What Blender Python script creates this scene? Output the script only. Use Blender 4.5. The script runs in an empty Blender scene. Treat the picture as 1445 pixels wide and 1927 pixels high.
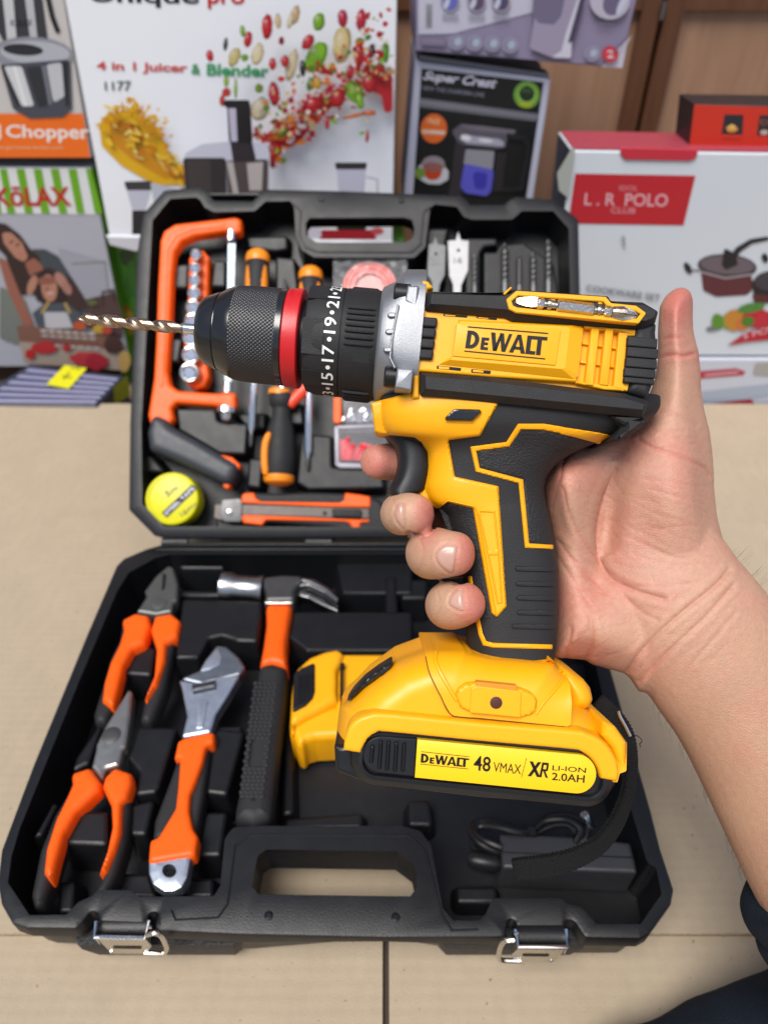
import bpy, bmesh, math, random
from mathutils import Vector as V, Matrix
from mathutils.geometry import delaunay_2d_cdt
from mathutils.bvhtree import BVHTree
from mathutils import noise as mnoise
import numpy as np

random.seed(7)
R = math.radians
SC = bpy.context.scene
COL = SC.collection

# ------------------------------------------------------------------ camera, light, exposure
F, CX, CY = 1336.0, 722.5, 963.5          # focal length and centre, in photo pixels
TH = R(41.0)                               # the phone looks 41 degrees down
CAM = V((0, 0, .47))
RIGHT = V((1, 0, 0)); UP = V((0, math.sin(TH), math.cos(TH))); FWD = V((0, math.cos(TH), -math.sin(TH)))
cd = bpy.data.cameras.new('camera'); camera = bpy.data.objects.new('camera', cd); COL.objects.link(camera)
camera.location = CAM; camera.rotation_euler = (R(90) - TH, 0, 0)
cd.sensor_fit = 'VERTICAL'; cd.sensor_height = 34.6; cd.lens = F / 1927 * 34.6
cd.clip_start = .01; cd.clip_end = 60
cd.dof.use_dof = True; cd.dof.focus_distance = .276; cd.dof.aperture_fstop = 8.8
SC.camera = camera

SUN_EL, SUN_AZ = R(63), R(-38)             # azimuth from behind the phone, a little to the left
w = bpy.data.worlds.new("World"); SC.world = w; w.use_nodes = True
nt = w.node_tree; bg = nt.nodes['Background']
sky = nt.nodes.new('ShaderNodeTexSky'); sky.sky_type = 'NISHITA'; sky.sun_disc = False
sky.sun_elevation = SUN_EL; sky.sun_rotation = R(180) + SUN_AZ
sky.dust_density = 2.2; sky.air_density = 1.0; sky.ozone_density = 1.0
nt.links.new(sky.outputs[0], bg.inputs[0]); bg.inputs[1].default_value = .075
sd = bpy.data.lights.new('sun', 'SUN'); sun = bpy.data.objects.new('sun', sd); COL.objects.link(sun)
sd.energy = 2.7; sd.angle = R(32); sd.color = (1, .96, .90)
sdir = V((math.sin(SUN_AZ) * math.cos(SUN_EL), -math.cos(SUN_AZ) * math.cos(SUN_EL), math.sin(SUN_EL)))
sun.rotation_euler = sdir.to_track_quat('Z', 'Y').to_euler()
vs = SC.view_settings
vs.view_transform = 'Standard'; vs.look = 'None'; vs.exposure = 0.74; vs.gamma = 1; vs.use_curve_mapping = False
SC.cycles.use_denoising = True
SC.cycles.max_bounces = 8; SC.cycles.sample_clamp_indirect = 6

# ------------------------------------------------------------------ helpers
class Pl:                                   # a plane in the world; p() is where the sight line of a photo pixel meets it
    def __init__(s, o, n, u=None):
        s.o = V(o); s.n = V(n).normalized()
        u = V(u) if u is not None else RIGHT
        s.u = (u - s.n * u.dot(s.n)).normalized(); s.v = s.n.cross(s.u)
    def p(s, x, y, off=0.0):
        r = FWD + RIGHT * ((x - CX) / F) - UP * ((y - CY) / F)
        return CAM + r * (((s.o + s.n * off) - CAM).dot(s.n) / r.dot(s.n))
    def to2(s, q):
        d = q - s.o
        return V((d.dot(s.u), d.dot(s.v)))
    def to3(s, a, h):
        return s.o + s.u * a[0] + s.v * a[1] + s.n * h

def Zm(x0, y0, k):                          # coordinates read in an enlargement -> photo pixels
    return lambda *pts: [(x0 + a / k, y0 + b / k) for a, b in pts]
A = Zm(680, 500, 2.4083); B = Zm(660, 740, 3.284); C = Zm(600, 1180, 2.3306); D = Zm(980, 520, 2.471)
E = Zm(340, 480, 3.0104); FF = Zm(220, 340, 2.5804); G = Zm(220, 680, 2.5804); HH = Zm(140, 1020, 2.5804)
I = Zm(0, 1280, 3.0104); J = Zm(400, 1480, 1.6056); K = Zm(740, 340, 3.6125); M = Zm(0, 0, 1.9267)
N = Zm(700, 0, 1.9396); O = Zm(0, 280, 3.0104); P = Zm(1040, 1200, 2.652); Q = Zm(0, 1000, 4.38)
RR = Zm(240, 400, 6.02); S = Zm(440, 680, 4.5156); T = Zm(1020, 150, 2.876); U = Zm(160, 1670, 8.028)
W = Zm(920, 1670, 6.568); X = Zm(380, 0, 3.9054); Y2 = Zm(0, 400, 5.069); Z2 = Zm(760, 110, 4.8167)
H2 = Zm(380, 1060, 3.0104); L2 = Zm(270, 880, 10.32); N2 = Zm(760, 0, 3.0104)
PX = Zm(0, 0, 1)

def srgb(r, g, b, k=1.0):
    f = lambda c: ((c / 255) / 12.92 if c <= 10 else ((c / 255 + .055) / 1.055) ** 2.4) * k
    return (f(r), f(g), f(b), 1)

def mat(name, col, rough=.5, metal=0, var=.08, vscale=60, bump=0, bscale=800, coat=0, spec=.5, sss=0, trans=0, alpha=1, rvar=.1):
    m = bpy.data.materials.new(name); m.use_nodes = True
    t = m.node_tree; L = t.links.new; b = t.nodes['Principled BSDF']
    tc = t.nodes.new('ShaderNodeTexCoord')
    n = t.nodes.new('ShaderNodeTexNoise'); n.inputs['Scale'].default_value = vscale; n.inputs['Detail'].default_value = 6
    L(tc.outputs['Object'], n.inputs['Vector'])
    mx = t.nodes.new('ShaderNodeMix'); mx.data_type = 'RGBA'
    mx.inputs[6].default_value = tuple(c * (1 - var) for c in col[:3]) + (1,)
    mx.inputs[7].default_value = tuple(min(1, c * (1 + var)) for c in col[:3]) + (1,)
    L(n.outputs['Fac'], mx.inputs[0]); L(mx.outputs[2], b.inputs['Base Color'])
    mr = t.nodes.new('ShaderNodeMapRange'); mr.inputs[3].default_value = max(0, rough - rvar); mr.inputs[4].default_value = min(1, rough + rvar)
    n2 = t.nodes.new('ShaderNodeTexNoise'); n2.inputs['Scale'].default_value = vscale * 3.1; n2.inputs['Detail'].default_value = 4
    L(tc.outputs['Object'], n2.inputs['Vector']); L(n2.outputs['Fac'], mr.inputs[0]); L(mr.outputs[0], b.inputs['Roughness'])
    b.inputs['Metallic'].default_value = metal; b.inputs['Specular IOR Level'].default_value = spec
    b.inputs['Coat Weight'].default_value = coat; b.inputs['Coat Roughness'].default_value = .15
    b.inputs['Transmission Weight'].default_value = trans; b.inputs['Alpha'].default_value = alpha
    if sss:
        b.inputs['Subsurface Weight'].default_value = sss; b.inputs['Subsurface Radius'].default_value = (1, .35, .2)
        b.inputs['Subsurface Scale'].default_value = .003
    if bump:
        bn = t.nodes.new('ShaderNodeTexNoise'); bn.inputs['Scale'].default_value = bscale; bn.inputs['Detail'].default_value = 3
        L(tc.outputs['Object'], bn.inputs['Vector'])
        bp = t.nodes.new('ShaderNodeBump'); bp.inputs['Strength'].default_value = bump; bp.inputs['Distance'].default_value = .001
        L(bn.outputs['Fac'], bp.inputs['Height']); L(bp.outputs[0], b.inputs['Normal'])
    return m

def tag(o, label=None, cat=None, group=None, kind=None):
    if label: o['label'] = label
    if cat: o['category'] = cat
    if group: o['group'] = group
    if kind: o['kind'] = kind
    return o

def thing(name, label, cat, loc=(0, 0, 0), rot=None, group=None):
    o = bpy.data.objects.new(name, None); COL.objects.link(o)
    o.empty_display_size = .02
    o.matrix_basis = Matrix.Translation(V(loc)) @ (rot.to_4x4() if rot else Matrix())
    return tag(o, label, cat, group)

def root_of(o):
    while o.parent: o = o.parent
    return o

def fin(name, bm, m, parent=None, ang=35, label=None, recalc=True):
    if recalc:
        bmesh.ops.remove_doubles(bm, verts=bm.verts, dist=2e-7); bmesh.ops.recalc_face_normals(bm, faces=bm.faces)
    me = bpy.data.meshes.new(name)
    if parent is not None:
        bm.transform(root_of(parent).matrix_basis.inverted())
    bm.to_mesh(me); bm.free()
    for mm in (m if isinstance(m, (list, tuple)) else [m]): me.materials.append(mm)
    me.shade_smooth()
    me.set_sharp_from_angle(angle=R(ang))
    ca_ = me.attributes.get('cap')
    if ca_:
        flags = [q.value for q in ca_.data]
        me.polygons.foreach_set('use_smooth', [not q for q in flags])
        me.attributes.remove(ca_)
    o = bpy.data.objects.new(name, me); COL.objects.link(o)
    if parent is not None: o.parent = parent
    if label: o['label'] = label
    return o

def area2(p):
    return sum(p[i][0] * p[(i + 1) % len(p)][1] - p[(i + 1) % len(p)][0] * p[i][1] for i in range(len(p))) / 2

def ccw(p):
    p = [V((a[0], a[1])) for a in p]
    return p if area2(p) > 0 else p[::-1]

def fillet(p, r, seg=4):
    out = []
    n = len(p)
    for i in range(n):
        a, b, c = p[i - 1], p[i], p[(i + 1) % n]
        e1 = a - b; e2 = c - b
        l1, l2 = e1.length, e2.length
        if l1 < 1e-7 or l2 < 1e-7: continue
        e1 /= l1; e2 /= l2
        ang = math.acos(max(-1, min(1, e1.dot(e2))))
        if ang > R(172) or r <= 0: out.append(b); continue
        t = min(r / math.tan(ang / 2), .45 * l1, .45 * l2)
        s, e = b + e1 * t, b + e2 * t
        for k in range(seg + 1):
            q = k / seg
            out.append(s * (1 - q) ** 2 + b * 2 * q * (1 - q) + e * q * q)
    return out

def inset(p, d):
    if abs(d) < 1e-9: return list(p)
    n = len(p); out = []
    for i in range(n):
        e1 = (p[i] - p[i - 1]); e2 = (p[(i + 1) % n] - p[i])
        if e1.length < 1e-9: e1 = e2
        if e2.length < 1e-9: e2 = e1
        e1 = e1.normalized(); e2 = e2.normalized()
        n1 = V((-e1.y, e1.x)); n2 = V((-e2.y, e2.x))
        out.append(p[i] + (n1 + n2) * (d / max(.35, 1 + n1.dot(n2))))
    for _ in range(6):                      # edges the offset has turned round are collapsed
        bad = False
        for i in range(n):
            j = (i + 1) % n
            if (out[j] - out[i]).dot(p[j] - p[i]) < 0:
                q = (out[i] + out[j]) / 2; out[i] = q; out[j] = q.copy(); bad = True
        if not bad: break
    return out

def cap_face(bm, l):                        # concave or untidy outlines are closed by triangulation
    nrm = V()
    for i in range(len(l)): nrm += (l[i].co - l[0].co).cross(l[(i + 1) % len(l)].co - l[0].co)
    if nrm.length < 1e-14: return
    nrm.normalize(); u, v = frame_of(nrm)
    q = [V(((c.co - l[0].co).dot(u), (c.co - l[0].co).dot(v))) for c in l]
    sg = [(q[i] - q[i - 1]).cross(q[(i + 1) % len(q)] - q[i]) for i in range(len(q))]
    if min(sg) >= -1e-12 or max(sg) <= 1e-12 or max(abs((c.co - l[0].co).dot(nrm)) for c in l) > 2e-4:
        try: bm.faces.new(l)
        except ValueError: pass
        return
    cl = bm.faces.layers.int.get('cap') or bm.faces.layers.int.new('cap')
    l = list(l)
    q = [a * 1000 for a in q]; keep = [0]    # in mm, near-coincident corners dropped
    for i in range(1, len(q)):
        if (q[i] - q[keep[-1]]).length > .004: keep.append(i)
    if len(keep) > 3 and (q[keep[-1]] - q[0]).length < .004: keep.pop()
    if len(keep) < 3: return
    k2 = [q[i] for i in keep]
    if area2(k2) < 0: return
    r = delaunay_2d_cdt(k2, [], [list(range(len(k2)))], 1, 1e-5)
    w_ = [bm.verts.new(l[0].co + (u * a.x + v * a.y) / 1000) for a in r[0]]
    for f in r[2]:
        c = sum((r[0][i] for i in f), V((0, 0))) / len(f)
        if not inpoly(c, k2): continue
        try: bm.faces.new([w_[i] for i in f])[cl] = 1
        except ValueError: pass

def rings(bm, loops, cap0=True, cap1=True, closed=True):
    vs_ = [[bm.verts.new(q) for q in l] for l in loops]
    for a, b in zip(vs_, vs_[1:]):
        n = len(a)
        for i in range(n if closed else n - 1):
            j = (i + 1) % n
            try: bm.faces.new((a[i], a[j], b[j], b[i]))
            except ValueError: pass
    for on, l in ((cap0, vs_[0][::-1]), (cap1, vs_[-1])):
        if on: cap_face(bm, l)
    return vs_

def rprof(h0, h1, r, seg=3, draft=0.0):     # straight wall from h0 up to h1 with a rounded upper edge
    pr = [(-draft, h0), (0, h1 - r)]
    for k in range(1, seg + 1):
        a = k / seg * math.pi / 2
        pr.append((r * (1 - math.cos(a)), h1 - r + r * math.sin(a)))
    return pr

def prism(bm, pl, pts, prof, rnd=0, href=None, cap0=True, seg=4):
    if href is None: href = max(h for _, h in prof)
    p2 = ccw([pl.to2(pl.p(x, y, href)) for x, y in pts])
    if rnd: p2 = fillet(p2, rnd, seg)
    rings(bm, [[pl.to3(q, h) for q in inset(p2, d)] for d, h in prof], cap0, True)

def part(name, pl, pts, prof, m, parent, rnd=0, ang=35, label=None):
    bm = bmesh.new(); prism(bm, pl, pts, prof, rnd)
    return fin(name, bm, m, parent, ang, label)

def inpoly(c, p):
    k = False
    for i in range(len(p)):
        a, b = p[i - 1], p[i]
        if (a[1] > c[1]) != (b[1] > c[1]) and c[0] < a[0] + (c[1] - a[1]) / (b[1] - a[1]) * (b[0] - a[0]): k = not k
    return k

def holed(bm, pl, outer, holes, prof_o, prof_h, h_top, rnd=.003, scale=None):
    """a plate with openings: top face by CDT, outer wall and each opening's wall by a profile of (inset, height) going down"""
    def prep(pts): return fillet(ccw([pl.to2(pl.p(x, y, h_top)) for x, y in pts]), rnd, 3)
    o2 = prep(outer); hs = [prep(h) for h in holes]
    topo = inset(o2, prof_o[0][0]); toph = [inset(h, -ph[0][0]) for h, ph in zip(hs, prof_h)]
    co, fc = [], []
    for l in [topo] + toph:
        fc.append(list(range(len(co), len(co) + len(l)))); co += l
    eg = [(f[i], f[(i + 1) % len(f)]) for f in fc for i in range(len(f))]
    r = delaunay_2d_cdt(co, eg, [], 1, 1e-7)
    vv = [bm.verts.new(pl.to3(q, h_top)) for q in r[0]]
    for f in r[2]:
        c = sum((r[0][i] for i in f), V((0, 0))) / len(f)
        if any(inpoly(c, h) for h in toph): continue
        try: bm.faces.new([vv[i] for i in f])
        except ValueError: pass
    sc_ = [scale(pl.to3(q, 0)) if scale else 1 for q in o2]
    rings(bm, [[pl.to3(q, h * k if h < -.004 else h) for q, k in zip(inset(o2, d), sc_)] for d, h in prof_o], False, False)
    for h2, ph in zip(hs, prof_h):
        rings(bm, [[pl.to3(q, h) for q in inset(h2, -d)] for d, h in ph], False, False)
    return o2, hs

def flatpoly(bm, pl, pts, off, mi=0, rnd=0):
    p2 = ccw([pl.to2(pl.p(x, y, off)) for x, y in pts])
    if rnd: p2 = fillet(p2, rnd, 4)
    f = bm.faces.new([bm.verts.new(pl.to3(q, off)) for q in p2]); f.material_index = mi

def ell(cx, cy, rx, ry, a=0, n=20):
    ca, sa = math.cos(R(a)), math.sin(R(a))
    return [(cx + rx * math.cos(t) * ca - ry * math.sin(t) * sa, cy + rx * math.cos(t) * sa + ry * math.sin(t) * ca)
            for t in (2 * math.pi * k / n for k in range(n))]

def smooth(p, n=6, closed=False):           # Catmull-Rom through the points
    out = []; m = len(p)
    for i in range(m if closed else m - 1):
        if closed: a, b, c, d = p[i - 1], p[i], p[(i + 1) % m], p[(i + 2) % m]
        else: a, b, c, d = p[max(0, i - 1)], p[i], p[i + 1], p[min(m - 1, i + 2)]
        for k in range(n):
            t = k / n
            out.append(tuple(.5 * (2 * b[j] + (c[j] - a[j]) * t + (2 * a[j] - 5 * b[j] + 4 * c[j] - d[j]) * t * t + (3 * b[j] - a[j] - 3 * c[j] + d[j]) * t ** 3) for j in range(len(b))))
    if not closed: out.append(tuple(p[-1]))
    return out

def stroke(path, wd):                       # polyline -> outline polygon, all in pixels; wd: one width or one per point
    p = [V(q) for q in path]; n = len(p)
    ws = wd if isinstance(wd, (list, tuple)) else [wd] * n
    l, r = [], []
    for i in range(n):
        e1 = (p[i] - p[i - 1]).normalized() if i else (p[1] - p[0]).normalized()
        e2 = (p[i + 1] - p[i]).normalized() if i < n - 1 else e1
        n1 = V((-e1.y, e1.x)); n2 = V((-e2.y, e2.x))
        o = (n1 + n2) * (ws[i] / 2 / max(.3, 1 + n1.dot(n2)))
        l.append(tuple(p[i] + o)); r.append(tuple(p[i] - o))
    return l + r[::-1]

def frame_of(d):
    d = d.normalized()
    a = V((0, 0, 1)) if abs(d.z) < .9 else V((0, 1, 0))
    u = d.cross(a).normalized()
    return u, d.cross(u).normalized()

def lathe(bm, o, d, prof, seg=40, flat=None, mi=0, cap=True, fn=None):
    d = d.normalized(); u, v = frame_of(d)
    loops = []
    for t, r in prof:
        loops.append([o + d * t + (u * math.cos(a) + v * math.sin(a)) * (max(r, 1e-5) + (fn(t, a) if fn else 0)) for a in (2 * math.pi * k / seg for k in range(seg))])
    n0 = len(bm.faces)
    rings(bm, loops, cap, cap)
    bm.faces.ensure_lookup_table()
    for f in bm.faces[n0:]: f.material_index = mi

def tube(bm, pts, rad, seg=10, cap=True, asp=1.0, up=None):
    pts = [V(q) for q in pts]; n = len(pts)
    rs = rad if isinstance(rad, (list, tuple)) else [rad] * n
    loops = []; u = None
    for i in range(n):
        d = (pts[min(n - 1, i + 1)] - pts[max(0, i - 1)]).normalized()
        if up is not None: u = (V(up) - d * V(up).dot(d)).normalized()
        elif u is None: u, _ = frame_of(d)
        else: u = (u - d * u.dot(d)).normalized()
        v = d.cross(u)
        loops.append([pts[i] + (u * math.cos(a) * asp + v * math.sin(a)) * rs[i] for a in (2 * math.pi * k / seg for k in range(seg))])
    rings(bm, loops, cap, cap)

def boxm(bm, o, ax, ay, az):                # box from corner o along three edge vectors
    o, ax, ay, az = V(o), V(ax), V(ay), V(az)
    rings(bm, [[o, o + ax, o + ax + ay, o + ay], [o + az, o + ax + az, o + ax + ay + az, o + ay + az]])

def text(bm, body, f, bold=0.0, shear=0.0, mi=0, space=1.0, res=3):
    c = bpy.data.curves.new('t', 'FONT'); c.body = body; c.offset = bold; c.shear = shear; c.space_character = space; c.resolution_u = res
    o = bpy.data.objects.new('t', c); COL.objects.link(o)
    me = o.to_mesh()
    xs = [q.co.x for q in me.vertices]; ys = [q.co.y for q in me.vertices]
    x0, x1, y0, y1 = min(xs), max(xs), min(ys), max(ys)
    vv = [bm.verts.new(f((q.co.x - x0) / (x1 - x0), (q.co.y - y0) / (y1 - y0))) for q in me.vertices]
    for p in me.polygons:
        try: bm.faces.new([vv[i] for i in p.vertices]).material_index = mi
        except ValueError: pass
    o.to_mesh_clear(); bpy.data.objects.remove(o); bpy.data.curves.remove(c)

def qm(pl, q, off):                         # unit square -> quad TL, TR, BR, BL in pixels on a plane
    tl, tr, br, bl = [V(a) for a in q]
    def f(u, v):
        a = (bl * (1 - u) + br * u) * (1 - v) + (tl * (1 - u) + tr * u) * v
        return pl.p(a.x, a.y, off)
    return f

def polys_text(bm, letters, f):             # hand drawn letters: lists of quads/tris in the unit square
    for poly in letters:
        try: bm.faces.new([bm.verts.new(f(a, b)) for a, b in poly])
        except ValueError: pass

def relief(bm, pl, pts, zfn, step=3.0, back=None, skirt=.004, rnd_px=0):
    """closed solid over a pixel outline whose front follows zfn(px, py) above plane pl"""
    p = ccw([(a, b) for a, b in pts])
    if rnd_px: p = fillet(p, rnd_px, 4)
    dense = []
    for i in range(len(p)):
        a, b = p[i], p[(i + 1) % len(p)]; k = max(1, int((b - a).length / step))
        dense += [a.lerp(b, q / k) for q in range(k)]
    n = len(dense)
    xs = [q.x for q in dense]; ys = [q.y for q in dense]
    pin = []
    gy = min(ys) + step / 2
    row = 0
    while gy < max(ys):
        cr = []
        for i in range(n):
            a, b = dense[i], dense[(i + 1) % n]
            if (a.y > gy) != (b.y > gy): cr.append(a.x + (gy - a.y) / (b.y - a.y) * (b.x - a.x))
        cr.sort()
        for x0, x1 in zip(cr[::2], cr[1::2]):
            gx = x0 + step * (.6 + .5 * (row % 2))
            while gx < x1 - step * .5:
                pin.append(V((gx, gy))); gx += step
        gy += step * .9; row += 1
    r = delaunay_2d_cdt(dense + pin, [], [list(range(n))], 1, 1e-5)
    front = [bm.verts.new(pl.p(q.x, q.y, zfn(q.x, q.y))) for q in r[0]]
    for f in r[2]: bm.faces.new([front[i] for i in f])
    if back == 'mirror':
        bk = [bm.verts.new(v_.co - pl.n * 2 * pl.n.dot(v_.co - pl.o)) for v_ in front]
        for f in r[2]: bm.faces.new([bk[i] for i in f][::-1])
    else:
        bk = [bm.verts.new(v_.co - pl.n * (skirt if back is None else back(q.x, q.y))) for v_, q in zip(front, r[0])]
        if back is not None:
            for f in r[2]: bm.faces.new([bk[i] for i in f][::-1])
    # boundary edges of the triangulation carry the side wall
    cnt = {}
    for f in r[2]:
        for i in range(len(f)):
            a, b = f[i], f[(i + 1) % len(f)]
            k = (min(a, b), max(a, b)); cnt[k] = None if k in cnt else (a, b)
    for e in cnt.values():
        if e:
            try: bm.faces.new((front[e[1]], front[e[0]], bk[e[0]], bk[e[1]]))
            except ValueError: pass

def dists(P, path, closed=True):
    """distance of every row of P to a 2D polyline"""
    P = np.asarray(P, float); path = np.asarray([(q[0], q[1]) for q in path], float)
    best = np.full(len(P), 1e9)
    n = len(path)
    for i in range(n if closed else n - 1):
        a, b = path[i], path[(i + 1) % n]; ab = b - a
        t = np.clip(((P - a) @ ab) / max(1e-14, ab @ ab), 0, 1)
        best = np.minimum(best, np.hypot(*(P - a - t[:, None] * ab).T))
    return best

def fillgrid(p2, step):
    dense = []
    for i in range(len(p2)):
        a, b = p2[i], p2[(i + 1) % len(p2)]; k = max(1, round((b - a).length / step))
        dense += [a.lerp(b, q / k) for q in range(k)]
    pin = []; n = len(dense); ys = [q.y for q in dense]; gy = min(ys) + step / 2; row = 0
    while gy < max(ys):
        cr = sorted(dense[i].x + (gy - dense[i].y) / (dense[(i + 1) % n].y - dense[i].y) * (dense[(i + 1) % n].x - dense[i].x)
                    for i in range(n) if (dense[i].y > gy) != (dense[(i + 1) % n].y > gy))
        for x0, x1 in zip(cr[::2], cr[1::2]):
            gx = x0 + step * (.6 + .5 * (row % 2))
            while gx < x1 - step * .5: pin.append(V((gx, gy))); gx += step
        gy += step * .9; row += 1
    r = delaunay_2d_cdt(dense + pin, [], [list(range(n))], 1, 1e-8)
    cnt = {}
    for f in r[2]:
        for i in range(len(f)):
            a, b = f[i], f[(i + 1) % len(f)]
            k = (min(a, b), max(a, b)); cnt[k] = None if k in cnt else (a, b)
    return dense, r[0], r[2], [e for e in cnt.values() if e]

def puff(bm, pl, pts, top, th, r, rnd=.002, step=None, power=2.0):
    """solid with a generously rounded upper side, safe for narrow outlines"""
    p2 = fillet(ccw([pl.to2(pl.p(x, y, top)) for x, y in pts]), rnd, 4)
    dense, vv, ff, ed = fillgrid(p2, step or max(.0009, r / 3.2))
    ds = np.minimum(dists([(q.x, q.y) for q in vv], dense), r)
    hs = top - r + r * (1 - (1 - ds / r) ** power) ** (1 / power)
    a = [bm.verts.new(pl.to3(q, h)) for q, h in zip(vv, hs)]
    for f in ff: bm.faces.new([a[i] for i in f])
    b = {}
    for e in ed:
        for i in e:
            if i not in b: b[i] = bm.verts.new(pl.to3(vv[i], top - th))
        bm.faces.new((a[e[1]], a[e[0]], b[e[0]], b[e[1]]))

def dseg(p, a, b):
    ab = b - a; t = max(0, min(1, (p - a).dot(ab) / max(1e-12, ab.length_squared)))
    return (p - a - ab * t).length
def dpoly(x, y, path, closed=False):
    p = V((x, y)); n = len(path)
    return min(dseg(p, path[i], path[(i + 1) % n]) for i in range(n if closed else n - 1))
def interp(tab, x):
    if x <= tab[0][0]: return tab[0][1:]
    for a, b in zip(tab, tab[1:]):
        if x <= b[0]:
            t = (x - a[0]) / (b[0] - a[0])
            return tuple(p * (1 - t) + q * t for p, q in zip(a[1:], b[1:]))
    return tab[-1][1:]

def copy_thing(o, label=None):
    c = o.copy(); COL.objects.link(c)
    if label: c['label'] = label
    for ch in [q for q in bpy.data.objects if q.parent == o]:
        k = ch.copy(); COL.objects.link(k); k.parent = c
        for g in [q for q in bpy.data.objects if q.parent == ch]:
            h = g.copy(); COL.objects.link(h); h.parent = k
    return c

# ------------------------------------------------------------------ materials
m_yel = mat('yellow_plastic', (.82, .365, .003, 1), .38, var=.05, vscale=40, bump=.09, bscale=2200, spec=.42)
m_yel2 = mat('yellow_label', (.83, .50, .004, 1), .4, var=.02)
m_rub = mat('dark_rubber', (.016, .0157, .017, 1), .6, var=.2, bump=.2, bscale=1700, spec=.32)
m_rubg = mat('grained_rubber', (.016, .0157, .017, 1), .55, var=.15, bump=.6, bscale=1300, spec=.35)
m_blk = mat('black_plastic', (.009, .009, .0105, 1), .38, var=.1, bump=.05, bscale=1500, spec=.35)
m_chk = mat('chuck_black', (.010, .010, .011, 1), .22, metal=.0, var=.1, spec=.7, rvar=.05)
m_case = mat('case_plastic', (.0062, .0067, .0084, 1), .42, var=.3, vscale=30, bump=.16, bscale=1100, spec=.36)
m_caser = mat('rough_case_plastic', (.014, .0145, .016, 1), .6, var=.2, bump=.7, bscale=420)
m_red = mat('red_plastic', (.50, .010, .014, 1), .4, bump=.04)
m_alu = mat('cast_aluminium', (.29, .30, .32, 1), .46, metal=.8, var=.12, vscale=2200, bump=.2, bscale=2600)
m_chr = mat('chrome', (.74, .75, .77, 1), .20, metal=1, var=.05, rvar=.06)
m_stl = mat('brushed_steel', (.30, .31, .33, 1), .33, metal=1, var=.15, vscale=200, bump=.1)
m_dst = mat('dark_steel', (.11, .11, .11, 1), .45, metal=.8, var=.2)
m_brz = mat('worn_bronze_steel', (.42, .30, .21, 1), .3, metal=1, var=.35, vscale=300, bump=.15, bscale=900)
m_ora = mat('orange_plastic', (.84, .10, .004, 1), .42, var=.04, bump=.06, spec=.3)
m_orb = mat('amber_plastic', (.80, .24, .010, 1), .4, var=.05)
m_wht = mat('white_ink', (.75, .75, .73, 1), .5, var=.02)
m_ink = mat('black_ink', (.008, .0075, .007, 1), .5, var=.05, spec=.25)
m_web = mat('woven_black_nylon', (.008, .008, .0085, 1), .85, var=.4, vscale=900, bump=.9, bscale=1500, spec=.2)
m_zin = mat('zinc_steel', (.62, .60, .55, 1), .25, metal=1, var=.15, vscale=200)

# ------------------------------------------------------------------ setting
def mat_cardboard():
    m = mat('corrugated_cardboard', (.352, .285, .205, 1), .92, var=.08, vscale=24, bump=.3, bscale=900, spec=.2)
    t = m.node_tree; L = t.links.new; b = t.nodes['Principled BSDF']
    src = b.inputs['Base Color'].links[0].from_socket
    tc = t.nodes.new('ShaderNodeTexCoord')
    mp = t.nodes.new('ShaderNodeMapping'); mp.inputs['Scale'].default_value = (150, 60, 1); L(tc.outputs['Object'], mp.inputs[0])
    f = t.nodes.new('ShaderNodeTexNoise'); f.inputs['Scale'].default_value = 1; f.inputs['Detail'].default_value = 5; L(mp.outputs[0], f.inputs['Vector'])
    sp = t.nodes.new('ShaderNodeTexNoise'); sp.inputs['Scale'].default_value = 260; sp.inputs['Detail'].default_value = 2; L(tc.outputs['Object'], sp.inputs['Vector'])
    cr = t.nodes.new('ShaderNodeMapRange'); cr.inputs[1].default_value = .70; cr.inputs[2].default_value = .76; cr.inputs[3].default_value = 1; cr.inputs[4].default_value = .55; L(sp.outputs['Fac'], cr.inputs[0])
    fr = t.nodes.new('ShaderNodeMapRange'); fr.inputs[1].default_value = .3; fr.inputs[2].default_value = .7; fr.inputs[3].default_value = .965; fr.inputs[4].default_value = 1.03; L(f.outputs['Fac'], fr.inputs[0])
    mu = t.nodes.new('ShaderNodeMath'); mu.operation = 'MULTIPLY'; L(cr.outputs[0], mu.inputs[0]); L(fr.outputs[0], mu.inputs[1])
    mx = t.nodes.new('ShaderNodeVectorMath'); mx.operation = 'SCALE'; L(src, mx.inputs[0]); L(mu.outputs[0], mx.inputs['Scale'])
    L(mx.outputs[0], b.inputs['Base Color'])
    wv = t.nodes.new('ShaderNodeTexWave'); wv.wave_type = 'BANDS'; wv.bands_direction = 'Y'; wv.inputs['Scale'].default_value = 45; wv.inputs['Distortion'].default_value = 1.2; wv.inputs['Detail'].default_value = 2
    L(tc.outputs['Object'], wv.inputs['Vector'])
    b2 = t.nodes.new('ShaderNodeBump'); b2.inputs['Strength'].default_value = .10; b2.inputs['Distance'].default_value = .0012
    L(wv.outputs['Fac'], b2.inputs['Height']); L(b.inputs['Normal'].links[0].from_socket, b2.inputs['Normal']); L(b2.outputs[0], b.inputs['Normal'])
    return m
m_card = mat_cardboard()
m_cedge = mat('cardboard_edge', (.33, .25, .165, 1), .95, var=.55, vscale=500, bump=1, bscale=600)
m_floor = mat('floor_boards', (.17, .12, .075, 1), .7, var=.3, vscale=12)

def struct(name, bm, m):
    o = fin(name, bm, m); o['kind'] = 'structure'; return o
ZP = lambda z: Pl((0, 0, z), (0, 0, 1))
bm = bmesh.new(); boxm(bm, (-6, -4, -.1), (12, 0, 0), (0, 12, 0), (0, 0, .06)); struct('floor', bm, m_floor)
YS = ZP(.004).p(722, 1757).y                # where the rear sheet ends, under the front of the case
bm = bmesh.new(); boxm(bm, (-1.1, -.5, -.035), (2.2, 0, 0), (0, 1.23, 0), (0, 0, .030)); struct('platform', bm, mat('platform_board', (.05, .035, .025, 1), .8))

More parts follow.
